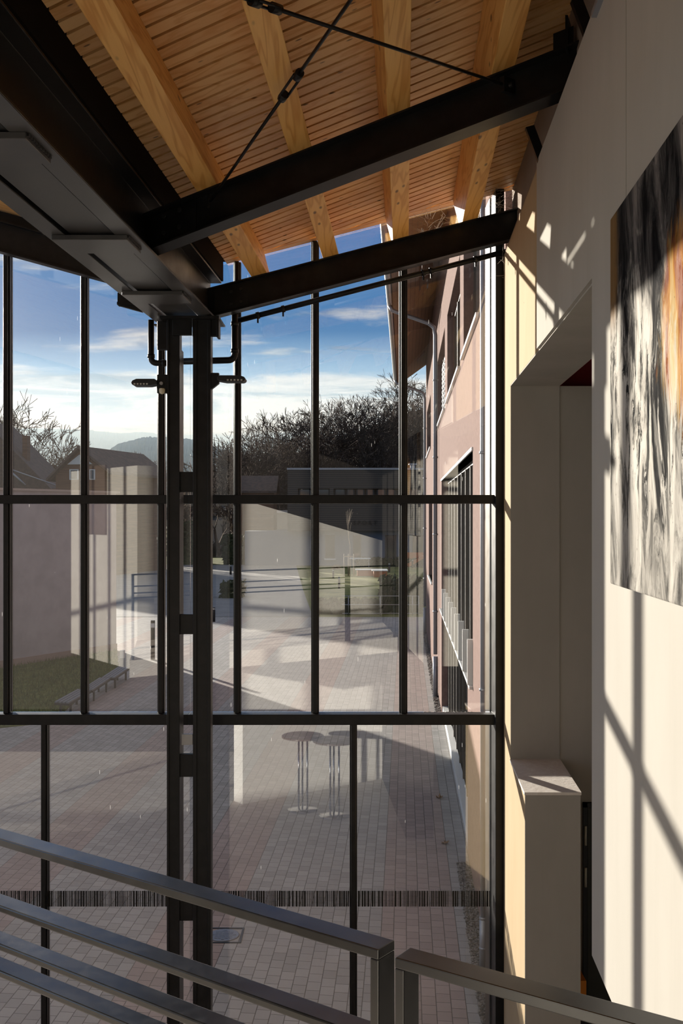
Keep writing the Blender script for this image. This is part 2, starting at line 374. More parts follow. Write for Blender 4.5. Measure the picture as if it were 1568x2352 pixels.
M['orange'] = mat('orange painted board', (0.50, 0.13, 0.03), 0.7)
M['orange_b'] = mat('bright orange plastic', (0.85, 0.26, 0.01), 0.5)
M['red_b'] = mat('bright red cloth', (0.60, 0.01, 0.012), 0.8)
M['timber'] = mat('brown timber boards', rough=0.85, fn=mottled((0.13, 0.065, 0.038), (0.2, 0.105, 0.06), 2.0, 5, 0, None, (0.3, 0.3, 6)))
M['render_w'] = mat('pale house render', (0.42, 0.38, 0.33), 0.9)
M['lens'] = mat('lamp lens', (0.6, 0.6, 0.55), 0.1, 0.0, 0.9)
M['sensor'] = mat('ivory plastic', (0.72, 0.66, 0.50), 0.5)
M['door'] = mat('dark olive door', rough=0.55, fn=mottled((0.028, 0.027, 0.020), (0.038, 0.036, 0.028), 5.0))
M['chrome'] = mat('chrome', (0.75, 0.75, 0.75), 0.12, 1.0)
M['brass'] = mat('hinge metal', (0.62, 0.58, 0.48), 0.4, 0.3)
M['tabletop'] = mat('dark table top', (0.12, 0.09, 0.07), 0.25)
M['web'] = mat('dusty cobweb', (0.62, 0.56, 0.48), 0.9)
M['leaf'] = mat('dead leaf', (0.22, 0.13, 0.07), 0.8)
M['iron'] = mat('cast iron cover', (0.20, 0.21, 0.24), 0.45, 0.4)
M['twig'] = mat('pale sapling bark', (0.40, 0.32, 0.24), 0.8)
M['tan'] = mat('dry ornamental grass', rough=0.95, fn=mottled((0.34, 0.22, 0.10), (0.45, 0.31, 0.16), 8.0))
def band_m(t, b, P): b.inputs['Roughness'].default_value = 0.6
M['marking'] = mat('black film bars', (0.006, 0.006, 0.006), 0.6)

def painting(t, b, P):
    # P: y along the wall, z up (object origin at the lower far corner)
    w1 = t.noise(t.scale(P, (1, 3.0, 1.4)), 1.5, 3, 0.5)
    Q = t.vmath('ADD', P, t.xyz(0, t.math('MULTIPLY', t.math('SUBTRACT', w1, 0.5), 0.22), t.math('MULTIPLY', t.math('SUBTRACT', w1, 0.5), 0.5)))
    n = t.noise(t.scale(Q, (1, 8.5, 2.6)), 1.0, 7, 0.68, 0.5)
    n2 = t.noise(t.scale(Q, (1, 20.0, 4.0)), 1.0, 7, 0.72, 0.5)
    n3 = t.noise(t.scale(P, (1, 4.0, 2.6)), 1.3, 5, 0.6, 0.8)
    spat = t.noise(P, 60.0, 3, 0.6)
    c = t.ramp(n, [(0.385, (0.015, 0.015, 0.017)), (0.435, (0.11, 0.108, 0.105)), (0.475, (0.38, 0.365, 0.34)), (0.52, (0.66, 0.63, 0.585)), (0.58, (0.86, 0.83, 0.78))])
    c = t.mix(t.math('MULTIPLY', t.step(n2, 0.56, 0.62), 0.75), c, (0.88, 0.85, 0.80, 1))
    c = t.mix(t.math('SUBTRACT', 1.0, t.step(n2, 0.40, 0.435)), c, (0.03, 0.03, 0.032, 1))
    sx = t.n.new('ShaderNodeSeparateXYZ'); t.l.new(P, sx.inputs[0]); py, pz = sx.outputs[1], sx.outputs[2]
    wob = t.math('MULTIPLY', t.math('SUBTRACT', n3, 0.5), 1.3)
    top = t.step(t.math('ADD', pz, wob), 0.72, 1.0)
    c = t.mix(t.math('MULTIPLY', top, 0.92), c, t.ramp(n, [(0.38, (0.012, 0.012, 0.014)), (0.50, (0.05, 0.048, 0.052)), (0.58, (0.16, 0.145, 0.15)), (0.68, (0.45, 0.40, 0.37))]))
    low = t.math('SUBTRACT', 1.0, t.step(t.math('ADD', pz, t.math('MULTIPLY', wob, 0.6)), 0.10, 0.45))
    c = t.mix(t.math('MULTIPLY', low, 0.7), c, t.ramp(n, [(0.36, (0.12, 0.115, 0.11)), (0.48, (0.40, 0.385, 0.36)), (0.58, (0.60, 0.575, 0.54)), (0.64, (0.82, 0.78, 0.72))]))
    d = t.math('ADD', t.math('POWER', t.math('DIVIDE', t.math('ADD', py, 0.98), 0.27), 2.0), t.math('POWER', t.math('DIVIDE', t.math('SUBTRACT', pz, 0.72), 0.25), 2.0))
    om = t.math('SUBTRACT', 1.0, t.step(t.math('ADD', d, t.math('MULTIPLY', t.math('SUBTRACT', n2, 0.5), 3.0)), 0.5, 1.6))
    oc = t.ramp(t.noise(t.scale(Q, (1, 14.0, 3.0)), 1.0, 4, 0.6), [(0.38, (0.36, 0.09, 0.03)), (0.48, (0.72, 0.34, 0.06)), (0.58, (0.85, 0.62, 0.30)), (0.66, (0.86, 0.80, 0.70))])
    c = t.mix(t.math('MULTIPLY', om, 0.75), c, oc)
    oe = t.math('MULTIPLY', t.step(t.math('ADD', py, t.math('MULTIPLY', wob, 0.12)), -0.16, -0.06), t.step(pz, 0.78, 0.95))
    c = t.mix(t.math('MULTIPLY', oe, 0.85), c, (0.34, 0.20, 0.08, 1))
    c = t.mix(t.math('MULTIPLY', t.step(spat, 0.68, 0.74), 0.8), c, (0.02, 0.02, 0.02, 1))
    c = t.mix(1.0, c, (0.66, 0.65, 0.63, 1), 'MULTIPLY')
    t.l.new(c, b.inputs['Base Color']); bump(t, b, n2, 0.35, 0.006)
M['painting'] = mat('abstract painting', rough=0.95, spec=0.03, fn=painting)

# ------------------------------------------------------------------ setting: floors, walls, ceiling
XW, TW = 0.7215, 0.335           # right wall: hall face and thickness
ZS, PITCH, SK = 2.23, 0.26, 0.355  # slat plane z = ZS + PITCH*X; slats are skewed by SK in plan
XR, XBL = 0.80, -1.325            # ceiling runs from the valley beam to the recessed top of the wall
struct(MB().hbox(-9.6, 4.2, -3.0, YG+0.1, -4.40, -4.15).build('floor', M['floor_tile']))
# gallery slab the photographer stands on
CB = Vector((-2.76, 1.47, 0)); DB = Vector((0.808, -0.589, 0)); NBk = Vector((0.589, 0.808, 0))
def rail_pt(tt, off=0.0, z=0.0): return Vector((0.0564, 1.5935, 0))+DB*tt+NBk*off+Vector((0, 0, EYE+z))
b = MB(); pts = [CB+Vector((0, 0, 0)), CB+DB*4.24, Vector((Hh(XW-0.02, 0.9).x, 0.95, 0)), rail_pt(0.85, 0.06)*1, rail_pt(-3.15, 0.06)]
pts = [Vector((p.x, p.y, EYE-1.86)) for p in pts]
struct(b.poly(pts, (0, 0, 0.2)).build('floor_gallery', M['pale_floor']))
# right wall
b = MB()
b.hbox(XW, XW+TW, 7.155, YG+0.15, -4.15, 0.906)
b.hbox(XW, XW+TW, 6.30, 7.155, -4.15, -1.672)
b.hbox(XW, XW+TW, 5.62, YG+0.15, 0.906, 1.91)
struct(b.build('wall_right', M['beige']))
b = MB()
b.hbox(XW, XW+TW, 3.96, 5.62, 0.906, 1.91)
b.hbox(XW, XW+TW, 2.12, 3.96, -1.66, 1.91)
struct(b.build('wall_right_front', M['white']))
struct(MB().hbox(XW-0.014, XW+TW, -3.0, 2.12, -4.15, 1.91).build('wall_right_near', M['dark_wall']))
# white plaster skins on the opening: jamb, lintel soffit, front of the low wall
b = MB()
b.hbox(XW+0.001, XW+TW, 7.147, 7.155, -1.66, 0.906)
b.hbox(XW+0.0012, XW+TW, 3.96, 7.147, 0.898, 0.906)
b.hbox(XW+0.001, XW+TW, 6.292, 6.30, -4.15, -1.672)
struct(b.build('wall_right_reveal', M['white']))
struct(MB().hbox(XW-0.004, XW+TW+0.004, 6.285, 7.147, -1.672, -1.655).build('trim_1', M['stone']))
# cladding panels, with an open joint
b = MB(); xp = XW-0.014
yj = 0.693*F/(1427-930)
b.hbox(xp, XW, yj+0.003, 5.62, 0.906, 1.91); b.hbox(xp, XW, 2.12, yj-0.003, 0.906, 1.91)
b.hbox(xp, XW, 2.12, 3.96, -1.66, 0.906)
struct(b.build('wall_right_cladding', M['panel']))
struct(MB().hbox(XW-0.003, XW-0.0005, yj-0.003, yj+0.003, 0.906, 1.91).build('trim_7', M['gap']))
struct(MB().hbox(XR, XR+0.3, -3.0, YG, 1.91, 2.75).build('wall_right_upper', M['brownwall']))
b = MB(); b.hbox(XW, XR, -3.0, YG, 1.90, 1.915)
struct(b.build('trim_2', M['brownwall']))
# room behind the opening
b = MB(); b.hbox(XW+TW, 4.0, 7.155, 7.4, -4.15, 0.898); struct(b.build('wall_side_room', M['white']))
b = MB(); b.hbox(XW+TW, 4.0, 7.55, 7.7, 0.5, 2.75); b.hbox(XW+TW, 4.0, 7.155, 7.7, 2.2, 2.3)
struct(b.build('wall_side_room_red', M['red']))
b = MB(); b.hbox(3.8, 4.0, -3.0, 7.7, -4.15, 2.75); struct(b.build('wall_side_room_right', M['white']))
b = MB(); b.hbox(XW+TW, 4.0, -3.0, 7.155, 2.2, 2.4); struct(b.build('ceiling_side_room', M['white']))
# wall behind the photographer, a doorway, and the return of the next wall; all seen mirrored in the glass
T = 0.25; z0, z1 = EYE-4.15, EYE+3.4
def wall_seg(bb, o, d, n_, t0, t1, th, za0, zb0, za1=None, zb1=None):
    za1 = za0 if za1 is None else za1; zb1 = zb0 if zb1 is None else zb1
    p, q = o+d*t0, o+d*t1; u_ = -n_*th
    bb.hexa([p+UPV*za0, q+UPV*za1, q+u_+UPV*za1, p+u_+UPV*za0, p+UPV*zb0, q+UPV*zb1, q+u_+UPV*zb1, p+u_+UPV*zb0])
UPV = Vector((0, 0, 1))
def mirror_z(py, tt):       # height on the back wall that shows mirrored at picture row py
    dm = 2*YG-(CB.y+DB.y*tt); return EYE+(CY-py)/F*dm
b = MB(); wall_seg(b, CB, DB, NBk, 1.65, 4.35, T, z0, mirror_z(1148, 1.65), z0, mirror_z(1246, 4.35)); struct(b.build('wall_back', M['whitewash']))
b = MB(); wall_seg(b, CB, DB, NBk, 1.65, 4.35, T, mirror_z(1148, 1.65), z1-0.45, mirror_z(1246, 4.35), z1-0.45); struct(b.build('wall_back_shaded', M['dark_wall']))  # dark colour above a slanted line stands in for the roof's shadow
b = MB(); e = CB-NBk*2.35; wall_seg(b, CB-NBk*0.0, -NBk, -DB, 0.0, 2.35, T, EYE-2.08, EYE+0.70); struct(b.build('wall_back_return', M['panel']))
struct(MB().box(-9.7, 3.9, -3.1, -2.9, z0, EYE+4.5).build('wall_back_far', M['dark_wall']))
struct(MB().box(-9.9, -9.65, -2.6, YG, z0, z0+0.9).build('wall_left', M['white']))

# ceiling: skewed pine slats under the roof
def clip(poly, ymax):
    out = []
    for i in range(len(poly)):
        a, c = poly[i], poly[(i+1) % len(poly)]
        if a[1] <= ymax: out.append(a)
        if (a[1] <= ymax) != (c[1] <= ymax):
            tt = (ymax-a[1])/(c[1]-a[1]); out.append((a[0]+(c[0]-a[0])*tt, ymax))
    return out
b = MB(); pit = 0.1008; y0 = 0.9
while y0 < 8.6:
    q = [(XBL, y0-SK*XBL), (XR, y0-SK*XR), (XR, y0-SK*XR+0.0795), (XBL, y0-SK*XBL+0.0795)]
    q = clip(q, YG-0.115)
    if len(q) >= 3:
        b.poly([Hh(X, Y, ZS+PITCH*X) for X, Y in q], (0, 0, 0.02))
    y0 += pit
b.poly([Hh(X, Y, ZS+PITCH*X) for X, Y in ((XBL, YG-0.105), (XR, YG-0.105), (XR, YG-0.02), (XBL, YG-0.02))], (0, 0, 0.02))
struct(b.build('ceiling', M['slat']))
b = MB(); b.poly([Hh(X, Y, ZS+0.075+PITCH*X) for X, Y in ((XBL-0.35, -3.0), (4.2, -3.0), (4.2, YG+0.02), (XBL-0.35, YG+0.02))], (0, 0, 0.02))
struct(b.build('roof_felt', M['gap']))
b = MB(); b.poly([Hh(X, Y, ZS+0.10+PITCH*X) for X, Y in ((XBL-0.35, -3.0), (4.2, -3.0), (4.2, YG+0.03), (XBL-0.35, YG+0.03))], (0, 0, 0.2))
struct(b.build('roof', M['roof']))
b = MB(); ZL = ZS+PITCH*XBL
b.poly([Hh(-1.77, -3.0, ZL+0.0), Hh(-9.6, -3.0, ZL+0.277*7.83), Hh(-9.6, YG, ZL+0.277*7.83), Hh(-1.77, YG, ZL)], (0, 0, 0.3))
struct(b.build('ceiling_left', M['slat']))
b = MB(); b.hbox(-1.80, XBL+0.0, -3.0, YG, ZL+0.02, ZL+0.12); b.hbox(XBL-0.02, XBL+0.0, -3.0, 7.62, 1.72, ZL+0.05); b.hbox(-1.79, -1.77, -3.0, 7.62, 1.72, ZL+0.05)
struct(b.build('trim_3', M['gap']))

# ------------------------------------------------------------------ glass front (two bays, one each side of the column)
YF = 7.73                                    # front face of the mullions
def xg(px, Y=YF): return (px-CX)/F*Y
def zg(py, Y=YF): return EYE+(CY-py)/F*Y
def roof_z(x):                               # underside of roof above a mullion at world x
    X = x-K*YG
    return EYE+(ZS+PITCH*X if X > -1.5 else ZL+0.277*(-1.77-X))+0.0
zt1a, zt1b = zg(1157), zg(1137); zt2a, zt2b = zg(1663), zg(1639)
XSPLIT = xg(434)
def glass_front(name, x0, x1, ups, lows):
    r = bpy.data.objects.new(name, None); col.objects.link(r); r.location = ((x0+x1)/2, YF, EYE-4.15); r['kind'] = 'structure'
    def mull(x, za, zb, wd):
        bb = MB(); bb.box(x-wd/2, x+wd/2, YF+0.03, YG-0.012, za, zb); bb.box(x-wd*0.30, x+wd*0.30, YF, YF+0.03, za, zb); bb.box(x-wd*0.42, x+wd*0.42, YG+0.012, YG+0.045, za, zb)
        bb.build('mullion', M['steel'], r, bevel=0.003)
    for px, wd in ups: mull(xg(px), zt2b, roof_z(xg(px))-0.01, wd*YF/F)
    for px, wd in lows: mull(xg(px), EYE-4.15, zt2a, wd*YF/F)
    for za, zb in ((zt1a, zt1b), (zt2a, zt2b)):
        bb = MB(); bb.box(x0, x1, YF-0.04, YG-0.012, za, zb); bb.box(x0, x1, YG+0.012, YG+0.045, za+0.008, zb-0.008)
        bb.build('transom', M['steel'], r, bevel=0.003)
    # panes
    xs = sorted([x0]+[xg(p) for p, _ in ups]+[x1]); xl = sorted([x0]+[xg(p) for p, _ in lows]+[x1])
    for a, c in zip(xs[:-1], xs[1:]):
        for za, zb in ((zt2b, zt1a), (zt1b, None)):
            if zb is None:
                bb = MB(); bb.poly([(a, YG-0.010, za), (c, YG-0.010, za), (c, YG-0.010, roof_z(c)), (a, YG-0.010, roof_z(a))], (0, 0.020, 0))
            else: bb = MB().box(a, c, YG-0.010, YG+0.010, za, zb)
            bb.build('pane', M['glass'], r)
    for a, c in zip(xl[:-1], xl[1:]): MB().box(a, c, YG-0.010, YG+0.010, EYE-4.15, zt2a).build('pane', M['glass'], r)
    # printed safety band of irregular bars
    rr = random.Random(3); za, zb = zg(2081, YG), zg(2045, YG); x = x0
    bb = MB()
    while x < x1-0.02:
        wd = rr.choice((0.0035, 0.005, 0.006, 0.010, 0.014)); bb.box(x, x+wd, YG-0.0118, YG-0.0104, za, zb); x += wd+rr.choice((0.003, 0.0035, 0.004, 0.006))
    o = bb.build('safety_band', M['marking'], r); o['kind'] = 'stuff'
    return r
ups_l = [(12, 16), (190, 16), (367.5, 16)]; p = 12-177
while xg(p) > -9.6: ups_l.append((p, 16)); p -= 177
lows_l = [(98.5, 15)]; p = 98.5-712
while xg(p) > -9.6: lows_l.append((p, 15)); p -= 712
glass_front('window_1', -9.62, XSPLIT, ups_l, lows_l)
glass_front('window_2', XSPLIT, xg(1135), [(543.5, 17), (723, 18), (926.5, 19)], [(811.5, 17)])
b = MB(); b.box(xg(1133), xg(1153), YF-0.10, YG+0.05, EYE-4.15, EYE+2.40); b.box(xg(1118, 8.0), xg(1126, 8.0), YG+0.05, YG+0.30, 0, EYE+2.4)
struct(b.build('trim_4', M['steel'], bevel=0.004))
struct(MB().box(xg(1117.5, 8.05), xg(1134, 8.05), YG+0.22, YG+0.26, zg(1147, 8.05), EYE+2.4).build('trim_5', M['alu']))
struct(MB().box(xg(1117.5, 8.05), xg(1134, 8.05), YG+0.22, YG+0.26, 0, zg(1148, 8.05)).build('trim_8', mat('shaded aluminium', (0.09, 0.09, 0.088), 0.5)))  # lower part of the strip, the building's shade put into a darker colour

# ------------------------------------------------------------------ steelwork
def isect(h, bw, tf, tw):
    a = bw/2; c = tw/2
    return [(-a, 0), (a, 0), (a, tf), (c, tf), (c, h-tf), (a, h-tf), (a, h), (-a, h), (-a, h-tf), (-c, h-tf), (-c, tf), (-a, tf)]
def usect(h, bw, tf, tw, sgn=1):
    """channel, flanges towards +a; back of the web at a = 0"""
    return [(sgn*a, c) for a, c in ((0, 0), (bw, 0), (bw, tf), (tw, tf), (tw, h-tf), (bw, h-tf), (bw, h), (0, h))]
ZR = 1.99    # rafter undersides z = ZR + PITCH*X
UP = Vector((0, 0, 1))
# beam in the glass plane, right
r = root('steel_beam', Hh(-0.3, 7.465, 1.70), 'black steel I-beam rising to the right just inside the glass front', 'steel beam', 'roof steel', 'thing')
h2 = 0.21
b = MB(); b.prism(isect(h2, 0.11, 0.0095, 0.006), Hh(-1.41, 7.465, ZR-h2+PITCH*-1.41), Hh(XR, 7.465, ZR-h2+PITCH*XR), (0, 1, 0), UP)
b.build('beam_body', M['steel'], r)
b = MB(); o = Hh(-1.36, 7.40, 0)
b.frame_box(Hh(-1.36, 7.452, ZR-h2+0.02+PITCH*-1.36), Hh(-1.12, 7.452, ZR-h2+0.02+PITCH*-1.12)-Hh(-1.36, 7.452, ZR-h2+0.02+PITCH*-1.36), (0, 0.008, 0), (0, 0, h2-0.04))
b.build('connection_plate', M['steel'], r)
for X in (-1.24, -1.17):
    for dz in (0.06, 0.15):
        q = Hh(X, 7.452, ZR-h2+dz+PITCH*X); MB().tube([q, q+Vector((0, -0.014, 0))], 0.012, 6).build('bolt', M['bolt'], r)
# left half of the butterfly roof
r = root('steel_beam', Hh(-3.5, 7.465, 1.6), 'dark steel I-beam above the left panes, falling towards the column', 'steel beam', 'roof steel', 'thing')
b = MB(); b.prism(isect(0.22, 0.11, 0.0095, 0.006), Hh(-1.66, 7.465, 1.55), Hh(-9.5, 7.465, 1.55+0.277*7.84), (0, 1, 0), UP); b.build('beam_body', M['steel'], r)
b = MB(); b.poly([Hh(-1.78, 7.50, 1.70), Hh(-9.5, 7.50, 1.70+0.277*7.72), Hh(-9.5, 7.50, ZL+0.277*7.73), Hh(-1.78, 7.50, ZL)], (0, 0.03, 0)); b.build('light_stop_board', M['steel'], r)  # unseen board added above the beam to stop sunlight leaking over it
q = W(271, 702, 7.62); b = MB(); b.box(q.x, q.x+0.17, 7.58, 7.66, q.z, q.z+0.02); b.hexa([(q.x, 7.60, q.z-0.0), (q.x+0.18, 7.60, q.z-0.05), (q.x+0.18, 7.64, q.z-0.05), (q.x, 7.64, q.z), (q.x, 7.60, q.z+0.09), (q.x+0.18, 7.60, q.z+0.09), (q.x+0.18, 7.64, q.z+0.09), (q.x, 7.64, q.z+0.09)])
b.build('bracket', M['steel'], r)
# diagonal purlin beam nearer to the camera
h1 = 0.205
def b1(X, z=0.0, off=0.0): return Hh(X, 5.48-SK*(X+1.089)+off, ZR+PITCH*X+z)
r = root('steel_beam', b1(-0.2, -h1), 'large black steel I-beam crossing under the wooden rafters, skewed to the glass', 'steel beam', 'roof steel', 'thing')
dirb = (b1(1)-b1(0)); hor = Vector((dirb.x, dirb.y, 0)).normalized(); per = Vector((-hor.y, hor.x, 0))
b = MB(); b.prism(isect(h1, 0.12, 0.010, 0.0065), b1(-1.43, -h1)+per*0.06, b1(XR, -h1)+per*0.06, per, UP); b.build('beam_body', M['steel'], r)
b = MB(); b.frame_box(b1(-1.405, -h1+0.012)+per*0.047, b1(-1.12, -h1+0.012)-b1(-1.405, -h1+0.012), per*0.008, (0, 0, h1-0.03)); b.build('connection_plate', M['steel'], r)
for X in (-1.30, -1.21):
    for dz in (0.075, 0.165):
        q = b1(X, -h1+dz)+per*0.047; MB().tube([q, q-per*0.016], 0.013, 6).build('bolt', M['bolt'], r)
b = MB(); b.frame_box(b1(XR-0.12, 0.0)+per*0.05, b1(XR-0.03, 0)-b1(XR-0.12, 0), per*0.012, (0, 0, 0.10)); b.frame_box(b1(XR-0.06, -0.02)+per*0.0, Vector((0.012, 0, 0)), per*0.12, (0, 0, 0.16)); b.build('end_plate', M['steel'], r)
# valley girder: two channels with batten plates
ZB0, ZB1 = 1.39, 1.703
r = root('valley_girder', Hh(-1.55, 4.5, ZB0), 'heavy twin-channel steel girder with batten plates, running overhead to the column', 'girder', 'roof steel', 'thing')
hh = ZB1-ZB0; ya, yb = 1.2, 7.55
MB().prism(usect(hh, 0.10, 0.014, 0.02, 1), Hh(-1.425, ya, ZB0), Hh(-1.425, yb, ZB0), (1, 0, 0), UP).build('channel', M['steel'], r, bevel=0.003)
MB().prism(usect(hh, 0.10, 0.014, 0.02, -1), Hh(-1.672, ya, ZB0), Hh(-1.672, yb, ZB0), (1, 0, 0), UP).build('channel', M['steel'], r, bevel=0.003)
MB().hbox(-1.655, -1.442, ya, yb-0.2, ZB0+0.012, ZB0+0.020).build('cover_plate', M['steel_grey'], r)
MB().hbox(-1.425, -1.326, ya, yb, ZB0-0.002, ZB0-0.0005).build('flange_face', M['steel_grey'], r)
MB().hbox(-1.771, -1.672, ya, yb, ZB0-0.002, ZB0-0.0005).build('flange_face', M['steel_grey'], r)
for y in (2.42, 3.76, 5.13, 6.40):
    o = MB().hbox(-1.735, -1.365, y, y+0.27, ZB0-0.028, ZB0-0.003).build('batten_plate', M['steel_grey'], r, bevel=0.002)
    bb = MB(); [bb.hbox(-1.365, -1.357, y+0.01+k*0.025, y+0.03+k*0.025, ZB0-0.014, ZB0-0.003) for k in range(10)]
    bb.build('weld_bead', M['bolt'], o)
MB().hbox(-1.80, -1.30, 7.50, 7.56, ZB0-0.014, ZB0-0.002).build('end_plate', M['steel_grey'], r)
# column
YC = 7.20
def cx_(px, Y=YC): return (px-CX)/F*Y
r = root('steel_column', (cx_(434), YC, EYE-4.15), 'twin-leg black steel column in front of the glass, carrying the valley girder', 'column', 'roof steel', 'thing')
zc0, zc1 = EYE-4.15, EYE+ZB0-0.02
b = MB(); b.box(cx_(443), cx_(484), YC+0.004, YC+0.11, zc0, zc1); b.box(cx_(443), cx_(452), YC-0.006, YC+0.004, zc0, zc1); b.box(cx_(476), cx_(484), YC-0.006, YC+0.004, zc0, zc1); b.build('leg', M['steel'], r, bevel=0.003)
b = MB(); b.box(cx_(383), cx_(412), YC+0.004, YC+0.11, zc0, zc1); b.box(cx_(383), cx_(389), YC-0.004, YC+0.004, zc0, zc1); b.box(cx_(414, 7.36), cx_(419.5, 7.36), YC+0.12, YC+0.20, zc0, zg(803, 7.3)); b.build('leg', M['steel'], r, bevel=0.003)
for a, c in ((1083, 1130), (1412, 1458), (1735, 1787), (2073, 2119)):
    MB().box(cx_(410), cx_(445), YC+0.03, YC+0.075, zg(c, YC), zg(a, YC)).build('batten_plate', M['steel'], r, bevel=0.003)
b = MB(); b.box(cx_(361, 7.3), cx_(400, 7.3), YC+0.09, YC+0.14, zg(803, 7.3), zc1); b.box(cx_(397), cx_(441), YC-0.03, YC+0.0, zg(800), zc1); b.box(cx_(441), cx_(500), YC+0.01, YC+0.05, zg(800), zc1); b.box(cx_(497), cx_(503), YC-0.02, YC+0.09, zg(803), zc1)
b.build('head_plate', M['steel'], r, bevel=0.003)
b = MB(); b.box(cx_(370), cx_(505), YC-0.06, YC+0.26, EYE+ZB0-0.030, EYE+ZB0-0.012); b.build('cap_plate', M['steel'], r)
b = MB(); b.box(cx_(415), cx_(440), YC+0.04, YC+0.06, zg(1678), zg(1655)); b.build('clip', M['zinc'], r)
# timber rafters (square to the sloping roof)
RC = [-1.035, -0.527, -0.03, 0.464]; LBL = ['first wooden rafter from the valley girder, widest underside at upper left', 'second wooden rafter from the valley girder, crossed by the turnbuckle rod',
      'third wooden rafter from the valley girder, seen almost end-on along its length', 'fourth wooden rafter, the one nearest the right-hand wall']
ca = 1/math.sqrt(1+PITCH**2); sa = PITCH*ca
for X, lb in zip(RC, LBL):
    wr, hr = 0.116, 0.232
    o_ = lambda a, c, y: Hh(X+a*ca-c*sa, y, ZR+PITCH*X+a*sa+c*ca)
    b = MB(); ya, yb = 1.1, 7.66
    b.hexa([o_(-wr/2, 0, ya), o_(wr/2, 0, ya), o_(wr/2, 0, yb), o_(-wr/2, 0, yb), o_(-wr/2, hr, ya), o_(wr/2, hr, ya), o_(wr/2, hr, yb), o_(-wr/2, hr, yb)])
    tag(b.build('timber_rafter', M['rafter'], bevel=0.004), lb, 'rafter', 'timber rafters under the slatted ceiling', 'thing')
# diagonal tie rods
def tr(px, py, dz=0.0):
    u, v_ = (px-930)/F, (CY-py)/F; Y = (1.938+dz)/(v_-PITCH*u); return Hh(u*Y, Y, v_*Y)
def tie(a, c, tb0, tb1, ext, dz, label):
    p0, p1 = tr(*a, dz), tr(*c, dz); p2 = p1+(p1-p0)*ext; d = (p1-p0).normalized()
    q0, q1 = p0+d*((tr(*tb0, dz)-p0).length), p0+d*((tr(*tb1, dz)-p0).length)
    r = root('tie_rod', p0, label, 'tie rod', 'roof bracing', 'thing')
    MB().tube([p0, q0], 0.0075, 10).build('rod', M['steel'], r); MB().tube([q1, p2], 0.0075, 10).build('rod', M['steel'], r)
    s_ = d.cross(UP).normalized(); bb = MB()
    for sg in (-1, 1): bb.tube([q0+s_*0.017*sg, q1+s_*0.017*sg], 0.006, 8)
    for q in (q0, q1): bb.tube([q-d*0.022, q+d*0.022], 0.019, 10)
    bb.build('turnbuckle', M['steel'], r)
    bb = MB(); u_ = d.cross(UP).normalized()
    bb.frame_box(p0-d*0.05-u_*0.012-UP*0.035, d*0.10, u_*0.024, UP*0.07); bb.tube([p0-u_*0.03, p0+u_*0.03], 0.012, 8); bb.build('clevis', M['steel'], r)
tie((477, 470), (805, 0), (648, 222), (690, 172), 0.75, 0.0, 'thin black tie rod climbing from the big beam, turnbuckle over the second rafter')
tie((1165, 197), (640, 22), (632, 20), (585, 4), 0.35, -0.035, 'thin black tie rod slanting down to the right onto the big beam')
# struts under the roof at the wall
for (a, c, lb) in (((1207, 292), (1238, 375), 'short black strut at the wall head beyond the big beam'), ((1312, 0), (1352, 105), 'short black strut at the wall head above the big beam')):
    pa = W(a[0], a[1], 5.55 if a[1] > 100 else 4.4); pb = W(c[0], c[1], 5.55 if a[1] > 100 else 4.35)
    b = MB(); dd = pb-pa; b.frame_box(pa, dd, Vector((0.045, 0, 0.012)), Vector((0, 0.03, 0))); tag(b.build('wall_strut', M['steel']), lb, 'strut', None, 'thing')
# slim batten on the panel near the top of the wall
pa = Hh(XW-0.014, 0.70*F/(1400-930), 0); b = MB(); b.hbox(XW-0.034, XW-0.014, 3.2, 3.86, 1.845, 1.868)
tag(b.build('wall_rail', M['zinc_b']), 'slim grey hanging rail high on the white wall panel', 'rail', None, 'thing')

# ------------------------------------------------------------------ drain pipes, lamps
def elbow(p, c, q, r, n=6):
    """rounded corner path p -> c -> q with radius r"""
    p, c, q = map(Vector, (p, c, q)); a = c+(p-c).normalized()*r; d = c+(q-c).normalized()*r
    return [p]+[a*(1-t_)**2+c*2*t_*(1-t_)+d*t_*t_ for t_ in [i/n for i in range(n+1)]]+[q]
Yp = 7.60
r = root('drain_pipe', W(540, 830, Yp), 'black drain pipe under the right beam, dropping to an elbow at the column', 'drain pipe', None, 'thing')
MB().tube(elbow(W(539, 722, Yp), W(539, 827, Yp), W(420, 830, Yp), 0.05), 0.024, 14).build('downpipe', M['steel'], r)
MB().tube([W(540, 738, Yp+0.03), W(1168, 576, Yp+0.03)], 0.020, 12).build('sloping_pipe', M['steel'], r)
for a, c in ((W(539, 744, Yp), 0), (W(539, 806, Yp), 0)): MB().tube([a-UP*0.015, a+UP*0.015], 0.029, 14).build('collar', M['steel'], r)
d = (W(1168, 576, Yp+.03)-W(540, 738, Yp+.03)).normalized()
for px in (592, 650, 972, 990, 1092):
    a = W(px, 738-(px-540)*0.258, Yp+0.03); o = MB().tube([a-d*0.012, a+d*0.012], 0.026, 12).build('clamp', M['steel'], r)
    MB().box(a.x-0.006, a.x+0.006, a.y-0.006, a.y+0.006, a.z-0.055, a.z-0.02).build('clamp_screw', M['bolt'], o)
r = root('drain_pipe', W(345, 830, Yp), 'short black drain pipe with an elbow left of the column', 'drain pipe', None, 'thing')
MB().tube(elbow(W(347, 735, Yp), W(347, 834, Yp), W(412, 834, Yp), 0.045), 0.022, 14).build('downpipe', M['steel'], r)
a = W(347, 818, Yp); MB().tube([a-UP*0.013, a+UP*0.013], 0.027, 14).build('collar', M['steel'], r)
a = W(376, 834, Yp); MB().tube([a-Vector((0.012, 0, 0)), a+Vector((0.012, 0, 0))], 0.027, 14).build('collar', M['steel'], r)
